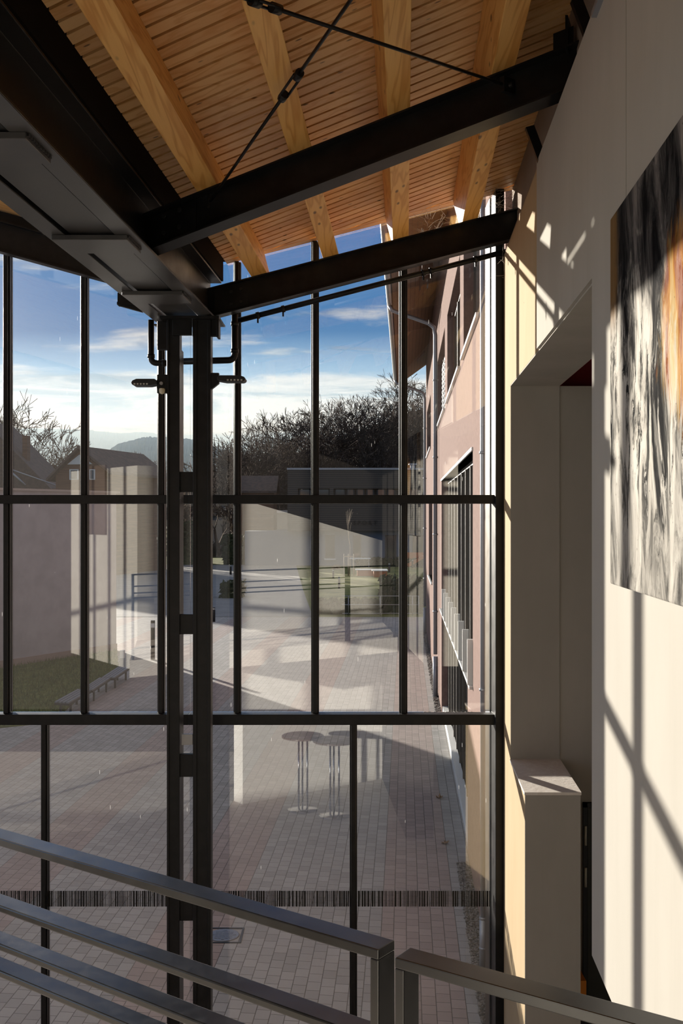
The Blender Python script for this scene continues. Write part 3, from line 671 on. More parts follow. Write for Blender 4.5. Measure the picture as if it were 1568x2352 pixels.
def lamp(px0, px1, py0, py1, bx0, bx1, by0, by1, label, flip):
    Y = 7.22; a = W(bx0, by0, Y); c = W(bx1, by1, Y)
    r = root('led_floodlight', W((px0+px1)/2, py1, Y), label, 'floodlight', 'floodlights on the column', 'thing')
    # tapered flat head
    e0, e1 = (px1, px0) if flip else (px0, px1)     # e0 at the bracket, e1 the free tip
    z_t, z_b = W(0, py0, Y).z, W(0, py1, Y).z; x0, x1 = W(e0, 0, Y).x, W(e1, 0, Y).x; sg = 1 if x1 > x0 else -1
    prof = [(0, 0.25), (0, 0.75), (0.10, 1.0), (0.80, 1.0), (0.95, 0.75), (1.0, 0.45), (0.97, 0.15), (0.9, 0.0), (0.30, 0.0)]
    L_ = abs(x1-x0); hz = z_t-z_b
    MB().prism([(sg*u_*L_, v_*hz) for u_, v_ in prof], (x0, Y-0.05, z_b), (x0, Y+0.07, z_b), (1, 0, 0), UP).build('lamp_head', M['black'], r, bevel=0.003)
    for k in range(5):
        xx = x0+sg*L_*(0.38+0.12*k); MB().box(xx-0.006, xx+0.006, Y-0.055, Y-0.045, z_b+0.004, z_b+0.014).build('lens', M['lens'], r)
    bb = MB(); bb.hexa([(a.x, Y-0.02, c.z), (c.x, Y-0.02, c.z), (c.x, Y+0.03, c.z), (a.x, Y+0.03, c.z), (a.x, Y-0.02, a.z), (c.x, Y-0.02, a.z), (c.x, Y+0.03, a.z), (a.x, Y+0.03, a.z)]) if flip else \
        bb.prism([(0, 0), (0, (a.z-c.z)), (c.x-a.x, (a.z-c.z)), (c.x-a.x, (a.z-c.z)*0.45)], (a.x, Y-0.02, c.z), (a.x, Y+0.03, c.z), (1, 0, 0), UP)
    bb.build('bracket', M['steel'], r, bevel=0.002)
    return r
lamp(500, 565, 864, 878, 479, 503, 857, 900, 'flat black floodlight on the right side of the column', False)
r = lamp(304, 363, 872, 887, 361, 384, 861, 903, 'flat black floodlight on the left side of the column, above the ivory sensor', True)
q = W(371, 881, 7.18); MB().tube([q, q+Vector((0, -0.02, 0))], 0.012, 8).build('bolt', M['zinc'], r)
q = W(372, 896, 7.19); b = MB(); b.lathe(q-UP*0.028, [(0.004, 0), (0.016, 0.006), (0.021, 0.02), (0.021, 0.034), (0.017, 0.04)], 16)
tag(b.build('motion_sensor', M['sensor']), 'small ivory motion sensor below the left floodlight', 'sensor', None, 'thing')
# cobwebs where the beam meets the wall
rr = random.Random(11)
def web(px0, py0, px1, py1, Y, n, label, curl=0.5):
    b = MB()
    for i in range(n):
        a = W(rr.uniform(px0, px1), rr.uniform(py0, py1), Y+rr.uniform(-0.06, 0.06)); d = Vector((rr.gauss(0, 1)+0.6, rr.gauss(0, 0.3), rr.gauss(0, 0.7)+0.25)).normalized()*rr.uniform(0.03, 0.10); pts = [a]
        for k in range(4): d = (d+Vector((rr.gauss(0, curl), rr.gauss(0, 0.2), rr.gauss(0, curl)))*0.03); pts.append(pts[-1]+d*0.45)
        b.tube(pts, 0.0009, 3, False)
    tag(b.build('cobweb', M['web']), label, 'cobweb', None, 'stuff')
web(1120, 438, 1190, 478, 7.55, 55, 'dusty cobweb tangle above the right end of the glass beam')
web(960, 490, 1040, 535, 7.62, 30, 'dusty cobweb strands between the third and fourth rafter ends')
web(1135, 560, 1165, 640, 7.60, 22, 'dusty cobweb hanging below the glass beam at the wall')

# ------------------------------------------------------------------ steel balustrade in the foreground
def flat_rail(p0, d, n_, L0, L1, ztop, wd=0.046, th=0.016):
    o = Vector((p0.x, p0.y, 0))+d*L0; return MB().frame_box(Vector((o.x, o.y, ztop-th)), d*(L1-L0), n_*wd, (0, 0, th))
P0 = Vector((0.0564, 1.5935, 0)); d1 = DB; n1_ = NBk
r = root('balustrade', Vector((P0.x, P0.y, EYE-1.66)), 'long grey steel balustrade with flat bars, running from the left edge to its end post', 'railing', 'gallery balustrade', 'thing')
flat_rail(P0, d1, n1_, -3.1, 0.0, EYE-0.66).build('handrail', M['rail'], r, bevel=0.002)
for zz in (-0.798, -0.877, -0.932, -1.52): flat_rail(P0, d1, n1_, -3.1, -0.016, EYE+zz, 0.046, 0.014).build('rail_bar', M['rail'], r, bevel=0.003)
for tt in (-0.016, -3.1):
    q = P0+d1*tt; MB().frame_box((q.x, q.y, EYE-1.66), d1*0.016, n1_*0.046, (0, 0, 1.0-0.016)).build('post', M['rail'], r, bevel=0.002)
d2 = Vector((0.826, -0.564, 0)).normalized(); n2_ = Vector((-d2.y, d2.x, 0)); P2 = Vector((0.0795, 1.5665, 0))
r = root('balustrade', Vector((P2.x, P2.y, EYE-1.66)), 'short grey steel balustrade section at lower right, after the narrow gap', 'railing', 'gallery balustrade', 'thing')
flat_rail(P2, d2, n2_, 0.0, 0.78, EYE-0.66).build('handrail', M['rail'], r, bevel=0.002)
for zz in (-0.93, -1.52): flat_rail(P2, d2, n2_, 0.016, 0.78, EYE+zz, 0.046, 0.014).build('rail_bar', M['rail'], r, bevel=0.003)
for tt in (0.0, 0.764):
    q = P2+d2*tt; MB().frame_box((q.x, q.y, EYE-1.66), d2*0.016, n2_*0.046, (0, 0, 1.0-0.016)).build('post', M['rail'], r, bevel=0.002)

# ------------------------------------------------------------------ painting, door, things in the side room
yp0 = (XW-0.03)*F/(1409-930); zp0, zp1 = -(1341-CY)/F*yp0, (CY-503)/F*yp0
q = Hh(XW-0.014-0.028, yp0, zp0)
b = MB(); b.hbox(XW-0.042, XW-0.0145, yp0-1.30, yp0, zp0, zp1)
r = root('painting', q, 'tall abstract canvas in black, grey and white with an orange patch on the right wall', 'painting', None, 'thing')
b.build('canvas', M['painting'], r, bevel=0.006)
# framed work on the return wall behind the photographer, seen only as a reflection
c0 = CB-NBk*1.0; b = MB(); b.frame_box(c0-DB*0.03+Vector((0, 0, EYE-0.25)), -NBk*0.9, DB*0.028, (0, 0, 1.0))
tag(b.build('painting', M['tabletop']), 'dark picture on the angled wall, seen as a reflection in the left panes', 'painting', None, 'thing')
Yd = 7.155
xd0 = W(1337, 0, Yd).x; zd = W(0, 1842, Yd).z
r = bpy.data.objects.new('door_1', None); col.objects.link(r); r.location = (xd0+0.5, Yd, EYE-4.15); r['kind'] = 'structure'
b = MB(); b.box(xd0, xd0+0.028, Yd-0.03, Yd, EYE-4.15, zd); b.box(xd0, xd0+1.1, Yd-0.03, Yd, zd-0.03, zd); b.box(xd0+1.07, xd0+1.1, Yd-0.03, Yd, EYE-4.15, zd); b.build('door_frame', M['black'], r)
MB().box(xd0+0.030, xd0+1.07, Yd-0.022, Yd-0.002, EYE-4.14, zd-0.033).build('door_leaf', M['door'], r, bevel=0.003)
for a, c in ((1894, 1938), (1989, 2033)): MB().tube([(xd0+0.014, Yd-0.036, zg(c, Yd)), (xd0+0.014, Yd-0.036, zg(a, Yd))], 0.009, 10).build('hinge', M['brass'], r)
q = W(1335, 2285, 6.95); b = MB(); b.box(q.x-0.09, q.x+0.022, 6.90, 7.08, q.z-0.02, q.z+0.115)
r = root('orange_crate', (q.x-0.15, 7.0, EYE-4.15), 'orange crate beside the dark door, almost hidden behind the low wall', 'crate', None, 'thing')
b.build('crate_body', M['orange_b'], r, bevel=0.006); b = MB(); b.box(q.x-0.09, q.x+0.02, 6.90, 7.08, EYE-4.15, q.z-0.022); b.build('plinth', M['black'], r)
b = MB(); qq = Vector((q.x-0.04, 7.0, q.z+0.175)); b.blob(qq, (0.05, 0.07, 0.065), 0.12); tag(b.build('red_bag', M['red_b']), 'red cloth bag lying on the orange crate', 'bag', None, 'thing')
# two bistro tables downstairs, mirrored in the glass
def bistro(x, y, label):
    z = EYE-4.15; r = root('bistro_table', (x, y, z), label, 'bistro table', None, 'thing')
    MB().lathe((x, y, z+1.02), [(0.26, 0), (0.30, 0.008), (0.30, 0.026), (0.29, 0.032)], 28).build('tabletop', M['tabletop'], r)
    MB().lathe((x, y, z), [(0.22, 0), (0.22, 0.012), (0.05, 0.03)], 24).build('foot_plate', M['chrome'], r)
    for k in range(3):
        a = k*2.1+0.4; MB().tube([(x+0.07*math.cos(a), y+0.07*math.sin(a), z+0.02), (x+0.07*math.cos(a), y+0.07*math.sin(a), z+1.02)], 0.014, 10).build('leg', M['chrome'], r)
bistro(-0.55, 0.75, 'left one of two chrome-legged bistro tables reflected in the lower pane'); bistro(-0.10, 1.05, 'right one of two chrome-legged bistro tables reflected in the lower pane')

# ------------------------------------------------------------------ outside: ground
GZ = 0.0
b = MB(); b.poly([(-16, YG+0.06, GZ), (3.6, YG+0.06, GZ), (3.6+1.5, 44.0, GZ), (-16, 44.0, GZ)], (0, 0, -0.1)); struct(b.build('plaza_pavement', M['pavers']))
b = MB(); b.poly([(-400, 44.0, GZ-0.04), (400, 44.0, GZ-0.04), (400, 2600, GZ-0.04), (-400, 2600, GZ-0.04)]); b.poly([(-400, -60, GZ-0.12), (400, -60, GZ-0.12), (400, 44, GZ-0.12), (-400, 44, GZ-0.12)])
struct(b.build('ground', M['grass']))
b = MB(); b.poly([(-0.9, 44.0, GZ+0.005), (9, 44.0, GZ+0.005), (12, 88, GZ+0.005), (-3, 88, GZ+0.005)]); b.poly([G(742, 1352), G(780, 1362), G(790, 1345), G(770, 1332), G(740, 1330)])
struct(b.build('lawn', M['lawn']))
b = MB(); b.poly([(-14, 44.0, GZ+0.01), (-1.2, 44.0, GZ+0.01), (-2.2, 60, GZ+0.01), (-4.0, 92, GZ+0.01), (-26, 92, GZ+0.01)]); struct(b.build('path_asphalt', M['asphalt']))
# grass beside the pale building, blades as one mass
gp = [G(-260, 1700), G(118, 1660), G(232, 1562), G(272, 1533), G(268, 1494), G(-260, 1560)]
b = MB(); b.poly([p+Vector((0, 0, 0.02)) for p in gp], (0, 0, -0.02)); o = b.build('grass_verge', M['grass']); struct(o)
b = MB(); rr = random.Random(5)
def in_poly(p, poly):
    c = False
    for i in range(len(poly)):
        a, q = poly[i], poly[i-1]
        if (a.y > p.y) != (q.y > p.y) and p.x < (q.x-a.x)*(p.y-a.y)/(q.y-a.y)+a.x: c = not c
    return c
n_ = 0
while n_ < 9000:
    p = Vector((rr.uniform(-13, -5), rr.uniform(20, 34), 0.02))
    if not in_poly(p, gp): continue
    n_ += 1; a = rr.uniform(0, 6.28); h = rr.uniform(0.05, 0.14); wv = Vector((math.cos(a), math.sin(a), 0))*0.012; le = Vector((rr.gauss(0, 0.03), rr.gauss(0, 0.03), h))
    i = len(b.v); b.v += [p-wv, p+wv, p+le]; b.f.append([i, i+1, i+2]); b.sm.append(False)
tag(b.build('grass', M['grass']), 'short winter grass between the bench and the pale building', 'grass', None, 'stuff')
# gravel strips along the facade
def gravel(y0, y1, x0, x1, n, label, size):
    b = MB(); rr = random.Random(int(y0*10))
    for i in range(n):
        y = rr.uniform(y0, y1); X = rr.uniform(x0, x1); s_ = rr.uniform(0.5, 1.0)*size; q = Vector((X+K*y, y, GZ+0.004+s_*0.3))
        b.blob(q, (s_*rr.uniform(0.8, 1.3), s_*rr.uniform(0.8, 1.3), s_*0.6), 0.25, rr)
    tag(b.build('gravel', M['gravel']), label, 'gravel', None, 'stuff')
b = MB(); b.hbox(0.63, 0.80, YG+0.1, 12.7, -EYE+0.0, -EYE+0.006); b.hbox(0.66, 0.80, 22.6, 38.5, -EYE, -EYE+0.006); struct(b.build('trim_6', mat('dark soil', (0.05, 0.045, 0.04), 0.9)))
gravel(YG+0.3, 12.7, 0.63, 0.785, 2600, 'grey pebble strip along the foot of the near pink wall', 0.018)
gravel(22.6, 38.0, 0.66, 0.785, 1500, 'grey pebble strip along the far end of the pink wall', 0.03)
# manhole cover
q = G(514, 2149); fr = 0.19
r = root('manhole_cover', (q.x, q.y, GZ), 'round cast iron cover in a square frame, set in the paving by the column', 'manhole cover', None, 'thing')
b = MB()
for a, c, e_, f_ in ((-fr, fr, -fr, -fr+0.02), (-fr, fr, fr-0.02, fr), (-fr, -fr+0.02, -fr+0.02, fr-0.02), (fr-0.02, fr, -fr+0.02, fr-0.02)): b.box(q.x+a, q.x+c, q.y+e_, q.y+f_, GZ, GZ+0.008)
b.build('frame', M['black'], r)
MB().lathe((q.x, q.y, GZ), [(0.155, 0.0), (0.155, 0.008), (0.145, 0.010)], 32).build('lid', M['iron'], r)
b = MB()
for i in range(-3, 4):
    for j in range(-3, 4):
        if i*i+j*j < 10: b.box(q.x+i*0.036-0.014, q.x+i*0.036+0.014, q.y+j*0.036-0.014, q.y+j*0.036+0.014, GZ+0.010, GZ+0.014)
b.build('lid_ribs', M['iron'], r)
# two dead leaves
for (px, py, lb) in ((1008, 1834, 'crumpled brown leaf on the lit paving, the farther of two'), (1021, 1938, 'crumpled brown leaf on the paving near the pebble strip, the nearer of two')):
    q = G(px, py); b = MB(); rr = random.Random(px)
    for k in range(5):
        a = k*1.25; i = len(b.v); d = Vector((math.cos(a), math.sin(a), 0)); n_ = Vector((-d.y, d.x, 0))
        b.v += [q+Vector((0, 0, 0.004)), q+d*0.035+n_*0.02+Vector((0, 0, 0.03)), q+d*0.06+Vector((0, 0, rr.uniform(0.01, 0.07))), q+d*0.035-n_*0.02+Vector((0, 0, 0.012))]; b.f.append([i, i+1, i+2, i+3]); b.sm.append(False)
    o = b.build('dead_leaf', M['leaf']); tag(o, lb, 'leaf', 'dead leaves on the plaza', 'thing'); md = o.modifiers.new('thick', 'SOLIDIFY'); md.thickness = 0.003

# ------------------------------------------------------------------ pink building along the right
XF = 0.784
def fy(px, X=XF): return X*F/(px-930)
r_pink = root('school_building', Hh(3, 22, -EYE), 'long rose-rendered school building along the right side of the plaza', 'building', None, 'thing')
holes = [(12.1, 22.4, -1.95, 0.77, 'w'), (13.1, 22.4, -4.21, -2.02, 'd'), (11.0, 14.0, 2.15, 3.8, 'w'), (14.9, 19.4, 2.15, 3.75, 'w'), (20.6, 25.8, 2.15, 3.75, 'w'), (31.8, 37.5, 2.15, 3.75, 'w'), (30.0, 34.5, -1.9, 0.6, 'w')]
ye, yn = 39.0, YG+0.35
ys = sorted({yn, ye}|{h[0] for h in holes}|{h[1] for h in holes}); zs = sorted({-4.2, 5.75}|{max(h[2], -4.2) for h in holes}|{h[3] for h in holes})
b = MB()
for a, c in zip(ys[:-1], ys[1:]):
    seg = None
    for e_, f_ in zip(zs[:-1], zs[1:]):
        m_ = ((a+c)/2, (e_+f_)/2)
        if any(h[0] < m_[0] < h[1] and h[2] < m_[1] < h[3] for h in holes): continue
        b.hbox(XF, XF+0.22, a, c, e_, f_)
b.hbox(XF+0.22, 8.0, ye-0.25, ye, -4.2, 7.5)
b.hbox(1.8, 2.0, yn, ye, -4.2, 5.6)
b.build('wall', M['pink'], r_pink)
def window(h, mull, sill=True, blind=False):
    y0, y1, z0, z1, _ = h; z0 = max(z0, -4.2)
    xi = XF+0.13
    o = MB(); o.hbox(xi, xi+0.05, y0, y1, z0, z0+0.06); o.hbox(xi, xi+0.05, y0, y1, z1-0.06, z1); o.hbox(xi, xi+0.05, y0, y0+0.06, z0+0.06, z1-0.06); o.hbox(xi, xi+0.05, y1-0.06, y1, z0+0.06, z1-0.06)
    n = mull
    for k in range(1, n): yy = y0+(y1-y0)*k/n; o.hbox(xi-0.02, xi+0.05, yy-0.03, yy+0.03, z0+0.06, z1-0.06)
    f = o.build('window', M['frame_dark'], r_pink)
    MB().hbox(xi+0.02, xi+0.03, y0+0.06, y1-0.06, z0+0.06, z1-0.06).build('pane', M['win_glass'], f)
    if sill:
        bb = MB(); s0 = Hh(XF-0.045, y0-0.05, z0-0.035); bb.hbox(XF-0.045, XF+0.14, y0-0.05, y1+0.05, z0-0.04, z0); bb.build('sill', M['alu'], f)
    if blind:
        bb = MB(); k = 0
        while z0+0.1+k*0.11 < z1-0.1: bb.hbox(xi-0.012, xi-0.006, y0+0.08, y1-0.08, z0+0.1+k*0.11, z0+0.15+k*0.11); k += 1
        bb.build('blind', M['frame_dark'], f)
    return f
f = window(holes[0], 9)
MB().hbox(XF-0.02, XF+0.13, 12.05, 22.45, 0.77, 0.81).build('head_trim', M['lightframe'], f)
for k in range(9):
    y = 12.14+k*1.06
    MB().hbox(XF-0.06, XF+0.02, y, y+0.05, -1.95, -1.42).build('fin', M['lightframe'], f)
f = window(holes[1], 9, False)
MB().hbox(XF+0.02, XF+0.13, 13.1, 22.4, -4.2, -4.05).build('base_rail', M['lightframe'], f)
window(holes[2], 2); window(holes[3], 3); window(holes[4], 4, True, True); window(holes[5], 4); window(holes[6], 4)
# roof with boarded soffit, eave to the left
b = MB(); ey, wz = 4.95, 5.72
b.poly([Hh(-0.28, yn-0.2, ey), Hh(XF+0.3, yn-0.2, wz+0.22), Hh(XF+0.3, ye+0.3, wz+0.22), Hh(-0.28, ye+0.3, ey)], (0, 0, 0.02)); b.build('soffit', M['soffit'], r_pink)
b = MB(); b.poly([Hh(-0.30, yn-0.2, ey+0.03), Hh(6.5, yn-0.2, ey+0.03+5.5), Hh(6.5, ye+0.35, ey+0.03+5.5), Hh(-0.30, ye+0.35, ey+0.03)], (0, 0, 0.16)); b.build('roof', M['tiles'], r_pink)
b = MB()
for k in range(150): yy = yn+k*0.21; b.tube([Hh(-0.33, yy, ey+0.17), Hh(-0.10, yy, ey+0.37)], 0.05, 6)
b.build('eave_tiles', M['tiles'], r_pink)
b = MB(); b.tube([Hh(-0.36, yn, ey+0.04), Hh(-0.36, ye+0.3, ey+0.04)], 0.065, 10); b.build('gutter', M['zinc'], r_pink)
for yy, lb in ((24.4, 1), (37.6, 2)):
    X = XF-0.075; pth = [Hh(-0.36, yy, ey), Hh(-0.30, yy, ey-0.12), Hh(X-0.16, yy, ey-0.42), Hh(X-0.03, yy, ey-0.52), Hh(X, yy, ey-0.70), Hh(X, yy, -3.2)]
    if yy > 30: pth = [Hh(-0.36, yy, ey), Hh(-0.30, yy, ey-0.12), Hh(X-0.16, yy, ey-0.42), Hh(X-0.03, yy, ey-0.52), Hh(X, yy, ey-0.70), Hh(X, yy, -3.2)]
    o = MB().tube(pth, 0.05, 10).build('downpipe', M['zinc_b'], r_pink); MB().tube([Hh(X, yy, -3.25), Hh(X, yy, -4.19)], 0.06, 10).build('standpipe', M['zinc_b'], o)
    [MB().tube([Hh(X, yy, z-0.02), Hh(X, yy, z+0.02)], 0.062, 10).build('pipe_clip', M['zinc'], o) for z in (-2.2, -0.4, 1.4, 3.2)]
q = W(1109, 1188, 9.7); X = q.x-K*9.7
o = MB().tube([Hh(X, 9.7, 5.0), Hh(X, 9.7, -3.75)], 0.026, 12).build('downpipe', M['zinc_b'], r_pink)
MB().tube([Hh(X, 9.7, -3.72), Hh(X, 9.7, -4.19)], 0.034, 12).build('standpipe', M['zinc_b'], o)
[MB().tube([Hh(X, 9.7, z-0.012), Hh(X, 9.7, z+0.012)], 0.036, 12).build('pipe_clip', M['zinc_b'], o) for z in (-3.72, -4.0, -1.6, 0.6, 2.6)]

# ------------------------------------------------------------------ pale building on the left
a0, a1 = G(20, 1533), G(267, 1494); dw = (a1-a0).normalized(); a00 = a0-dw*7; nw = Vector((-dw.y, dw.x, 0))
zt = W(0, 1126, a0.y).z
r = root('lilac_building', (a0.x-3, a0.y+4, GZ), 'flat-roofed lilac grey building with blank wall behind the grass', 'building', None, 'thing')
b = MB(); b.frame_box(a00, (a1-a00), nw*9, (0, 0, zt)); b.build('wall', M['lilac'], r)
b = MB(); b.frame_box(a00-nw*0.08+Vector((0, 0, zt)), (a1-a00)+dw*0.08, nw*9.16, (0, 0, 0.06)); b.build('coping', M['zinc'], r)
b = MB(); b.frame_box(a00-nw*0.02+Vector((0, 0, 0)), (a1-a00)+dw*0.02, nw*0.02, (0, 0, 0.22)); b.build('plinth', mat('mossy plinth', (0.30, 0.23, 0.20), 0.95), r)
# unseen pale ground beyond the hall's left end, added to bounce sun onto the ceiling
b = MB(); b.poly([(-90, -25, GZ+0.02), (-10.2, -25, GZ+0.02), (-10.2, 7.8, GZ+0.02), (-16.5, 22, GZ+0.02), (-90, 22, GZ+0.02)]); struct(b.build('bounce_ground', mat('pale bounce ground', (0.82, 0.78, 0.72), 0.9)))
# bench of three segments
def bench(pts, label):
    nl, nr, fr_, fl = [Vector((p.x, p.y, 0)) for p in pts]; zs_ = 0.31
    r = root('slatted_bench', ((nl+fr_)/2), label, 'bench', 'bench segments by the grass', 'thing')
    ax = (fl-nl); s_ = (nr-nl)
    for k in range(4):
        o = nl+s_*(k*0.255+0.015); MB().frame_box(o+UP*(zs_-0.03), ax, s_*0.20, (0, 0, 0.03)).build('slat', M['bench'], r)
    bb = MB(); bb.frame_box(nl+ax*0.0+UP*(zs_-0.075), ax*0.03, s_, (0, 0, 0.044)); bb.frame_box(nl+ax*0.97+UP*(zs_-0.075), ax*0.03, s_, (0, 0, 0.044)); bb.frame_box(nr-s_*0.05+UP*(zs_-0.075), ax, s_*0.05, (0, 0, 0.044)); bb.frame_box(nl+UP*(zs_-0.075), ax, s_*0.05, (0, 0, 0.044)); bb.build('seat_frame', M['black'], r)
    for u_ in (0.14, 0.84):
        for v_ in (0.10, 0.78): MB().frame_box(nl+ax*u_+s_*v_, ax*0.03, s_*0.13, (0, 0, zs_-0.075)).build('leg', M['black'], r)
def sg(px, py): return G(px, py, 0.31)
bench([sg(125, 1611), sg(159, 1613), sg(207, 1584), sg(178, 1582)], 'nearest of the three black-framed slatted bench segments beside the grass')
bench([sg(186, 1583), sg(213, 1583.5), sg(257, 1557.5), sg(228, 1556)], 'middle one of the three black-framed slatted bench segments beside the grass')
bench([sg(233, 1555.5), sg(263, 1555.5), sg(298, 1532.5), sg(270, 1531.5)], 'farthest of the three black-framed slatted bench segments, at the building corner')

# ------------------------------------------------------------------ bollard lights, bins, railing, hedges
def bollard(px, base, top, label, wpx=6.5):
    q = G(px, base); h = (base-top)/F*q.y; rad = wpx/2/F*q.y
    r = root('bollard_light', q, label, 'bollard light', 'bollard lights along the paths', 'thing')
    MB().lathe(q, [(rad, 0), (rad, h*0.82), (rad*0.92, h*0.84)], 12).build('post', M['black'], r)
    MB().lathe(q+UP*h*0.84, [(rad*0.8, 0), (rad*0.8, h*0.11)], 12).build('lens', M['lens'], r)
    MB().lathe(q+UP*h*0.95, [(rad, 0), (rad, h*0.05)], 12).build('cap', M['black'], r)
for a in ((491, 1428, 1395, 'bollard light on the grass corner right of the column'), (529.5, 1320, 1297, 'bollard light on the dark slope beyond the first pane', 5), (527, 1265, 1250, 'smallest bollard light, high on the far path behind the column pane', 3.5),
          (778.5, 1352, 1325, 'bollard light at the tip of the lawn beside the young tree', 5), (765, 1328, 1308, 'bollard light left of the lawn, left of the young tree', 4.5), (893.5, 1315, 1293, 'bollard light in front of the blue-grey wall, right of the planter', 5), (947, 1305, 1285, 'bollard light in front of the orange ramp', 4.5)): bollard(*a)
q = G(351, 1515); b = MB(); h = (1515-1425)/F*q.y
r = root('waste_bin', q, 'dark waste bin post with a pale notice, left of the column', 'waste bin', None, 'thing')
MB().box(q.x-0.055, q.x+0.055, q.y-0.05, q.y+0.05, 0, h).build('post', M['black'], r); MB().box(q.x-0.06, q.x+0.06, q.y-0.06, q.y-0.052, h*0.82, h*0.93).build('notice', M['lightframe'], r)
q = G(281, 1532); b = MB(); h = (1532-1494)/F*q.y
r = root('service_box', q, 'small pale service post behind the far bench segment', 'post', None, 'thing')
MB().box(q.x-0.05, q.x+0.05, q.y-0.05, q.y+0.05, 0, h*0.55).build('post', M['zinc_b'], r); MB().box(q.x-0.06, q.x+0.06, q.y-0.06, q.y+0.06, h*0.55, h).build('head', M['lightframe'], r)
ry = 44.6
r = root('metal_railing', (1.5, ry, GZ), 'galvanised metal railing in front of the hedge at the end of the plaza', 'railing', None, 'thing')
xa, xb = W(785, 0, ry).x, W(962, 0, ry).x
for py in (1369, 1389, 1409): z = W(0, py, ry).z; MB().tube([(xa, ry, z), (xb, ry, z)], 0.018, 8).build('rail', M['zinc'], r)
for px in (800, 873, 947, 961): x = W(px, 0, ry).x; MB().tube([(x, ry, 0), (x, ry, W(0, 1368, ry).z)], 0.022, 8).build('post', M['zinc'], r)
def hedge(x0, x1, y0, y1, h, n, label, m_='hedge', name='hedge', size=0.16):
    b = MB(); rr = random.Random(int(abs(x0*100)+y0)); tag_ = b
    for i in range(n):
        u_ = rr.random(); q = Vector((x0+(x1-x0)*rr.random(), y0+(y1-y0)*rr.random(), GZ+h*rr.random()**0.7*(0.85+0.3*math.sin(u_*9)))); d = Vector((rr.gauss(0, 1), rr.gauss(0, 1), rr.gauss(0, 1))).normalized(); e_ = d.orthogonal().normalized(); f_ = d.cross(e_); s_ = size*rr.uniform(0.5, 1.2); k = len(b.v)
        b.v += [q-e_*s_, q+f_*s_*0.5, q+e_*s_, q-f_*s_*0.5]; b.f.append([k, k+1, k+2, k+3]); b.sm.append(False)
    b.box(x0+0.1, x1-0.1, y0+0.1, y1-0.1, GZ, GZ+h*0.72)
    return tag(b.build(name, M[m_]), label, 'hedge', None, 'thing')
hedge(1.75, 3.6, 45.2, 48.5, 1.35, 2600, 'clipped dark hedge behind the metal railing, next to the pink building')
hedge(-1.2, 1.7, 45.0, 46.3, 0.55, 1600, 'low dark hedge behind the metal railing')
hedge(-6.3, -5.1, 54.0, 56.0, 0.75, 700, 'low bare shrubs on the slope right of the column')
hedge(-15.5, -12.0, 92, 96, 3.4, 1600, 'tall dark hedge below the small dormer house', size=0.4)
hedge(-10.5, -5.2, 92, 95, 2.3, 1500, 'dark green hedge below the pale low building', size=0.35)
hedge(1.2, 8.0, 88.4, 89.4, 0.7, 1200, 'low hedge along the foot of the blue-grey wall', size=0.2)
q = G(772, 1308); b = MB(); rr = random.Random(4)
for i in range(500):
    d = Vector((rr.gauss(0, 1), rr.gauss(0, 1), abs(rr.gauss(0, 1)))).normalized(); c = q+Vector((0, 0, 0.0)); k = len(b.v); s_ = d.orthogonal().normalized()*0.012; b.v += [c-s_, c+s_, c+d*0.48]; b.f.append([k, k+1, k+2]); b.sm.append(False)
tag(b.build('ornamental_grass', M['tan']), 'round tuft of tan ornamental grass on the lawn', 'grass tuft', None, 'thing')
# planters, seats, ramp
def slab_seat(px0, px1, pyb, pyt, label, top=True):
    a = G(px0, pyb); Y = a.y; x0, x1 = a.x, W(px1, 0, Y).x; h = (pyb-pyt)/F*Y
    r = root('planter', ((x0+x1)/2, Y, GZ), label, 'planter', 'orange planters on the lawn', 'thing')
    MB().box(x0, x1, Y, Y+0.9, 0, h-0.05).build('box', M['orange'], r); MB().box(x0-0.12, x1+0.05, Y-0.1, Y+1.0, h-0.05, h).build('seat_board', M['lightframe'], r)
slab_seat(820, 888, 1323, 1308, 'long orange planter with a white seat board, left of the bollard'); slab_seat(858, 889, 1326, 1310, 'short orange planter overlapping the longer one')
a = G(938, 1303); b = MB(); b.prism([(0, 0), (1.3, 0.75), (1.3, 0.95), (-0.1, 0.25)], (a.x, a.y, 0), (a.x, a.y+1.2, 0), (1, 0, 0), UP); b.box(a.x-0.1, a.x+1.4, a.y+1.2, a.y+1.6, 0, 1.2)
tag(b.build('orange_ramp', M['orange']), 'slanted orange ramp-like seat beside the pink building', 'ramp', None, 'thing')
a = G(805, 1303); r = root('garden_table', a, 'pale table on the terrace behind the young tree', 'table', None, 'thing'); z = W(0, 1283, a.y).z
MB().box(a.x-0.1, W(851, 0, a.y).x, a.y, a.y+0.7, z-0.05, z+0.05).build('tabletop', M['lightframe'], r)
for x in (a.x+0.1, W(846, 0, a.y).x): MB().box(x, x+0.06, a.y+0.3, a.y+0.36, 0, z-0.05).build('leg', M['zinc'], r)

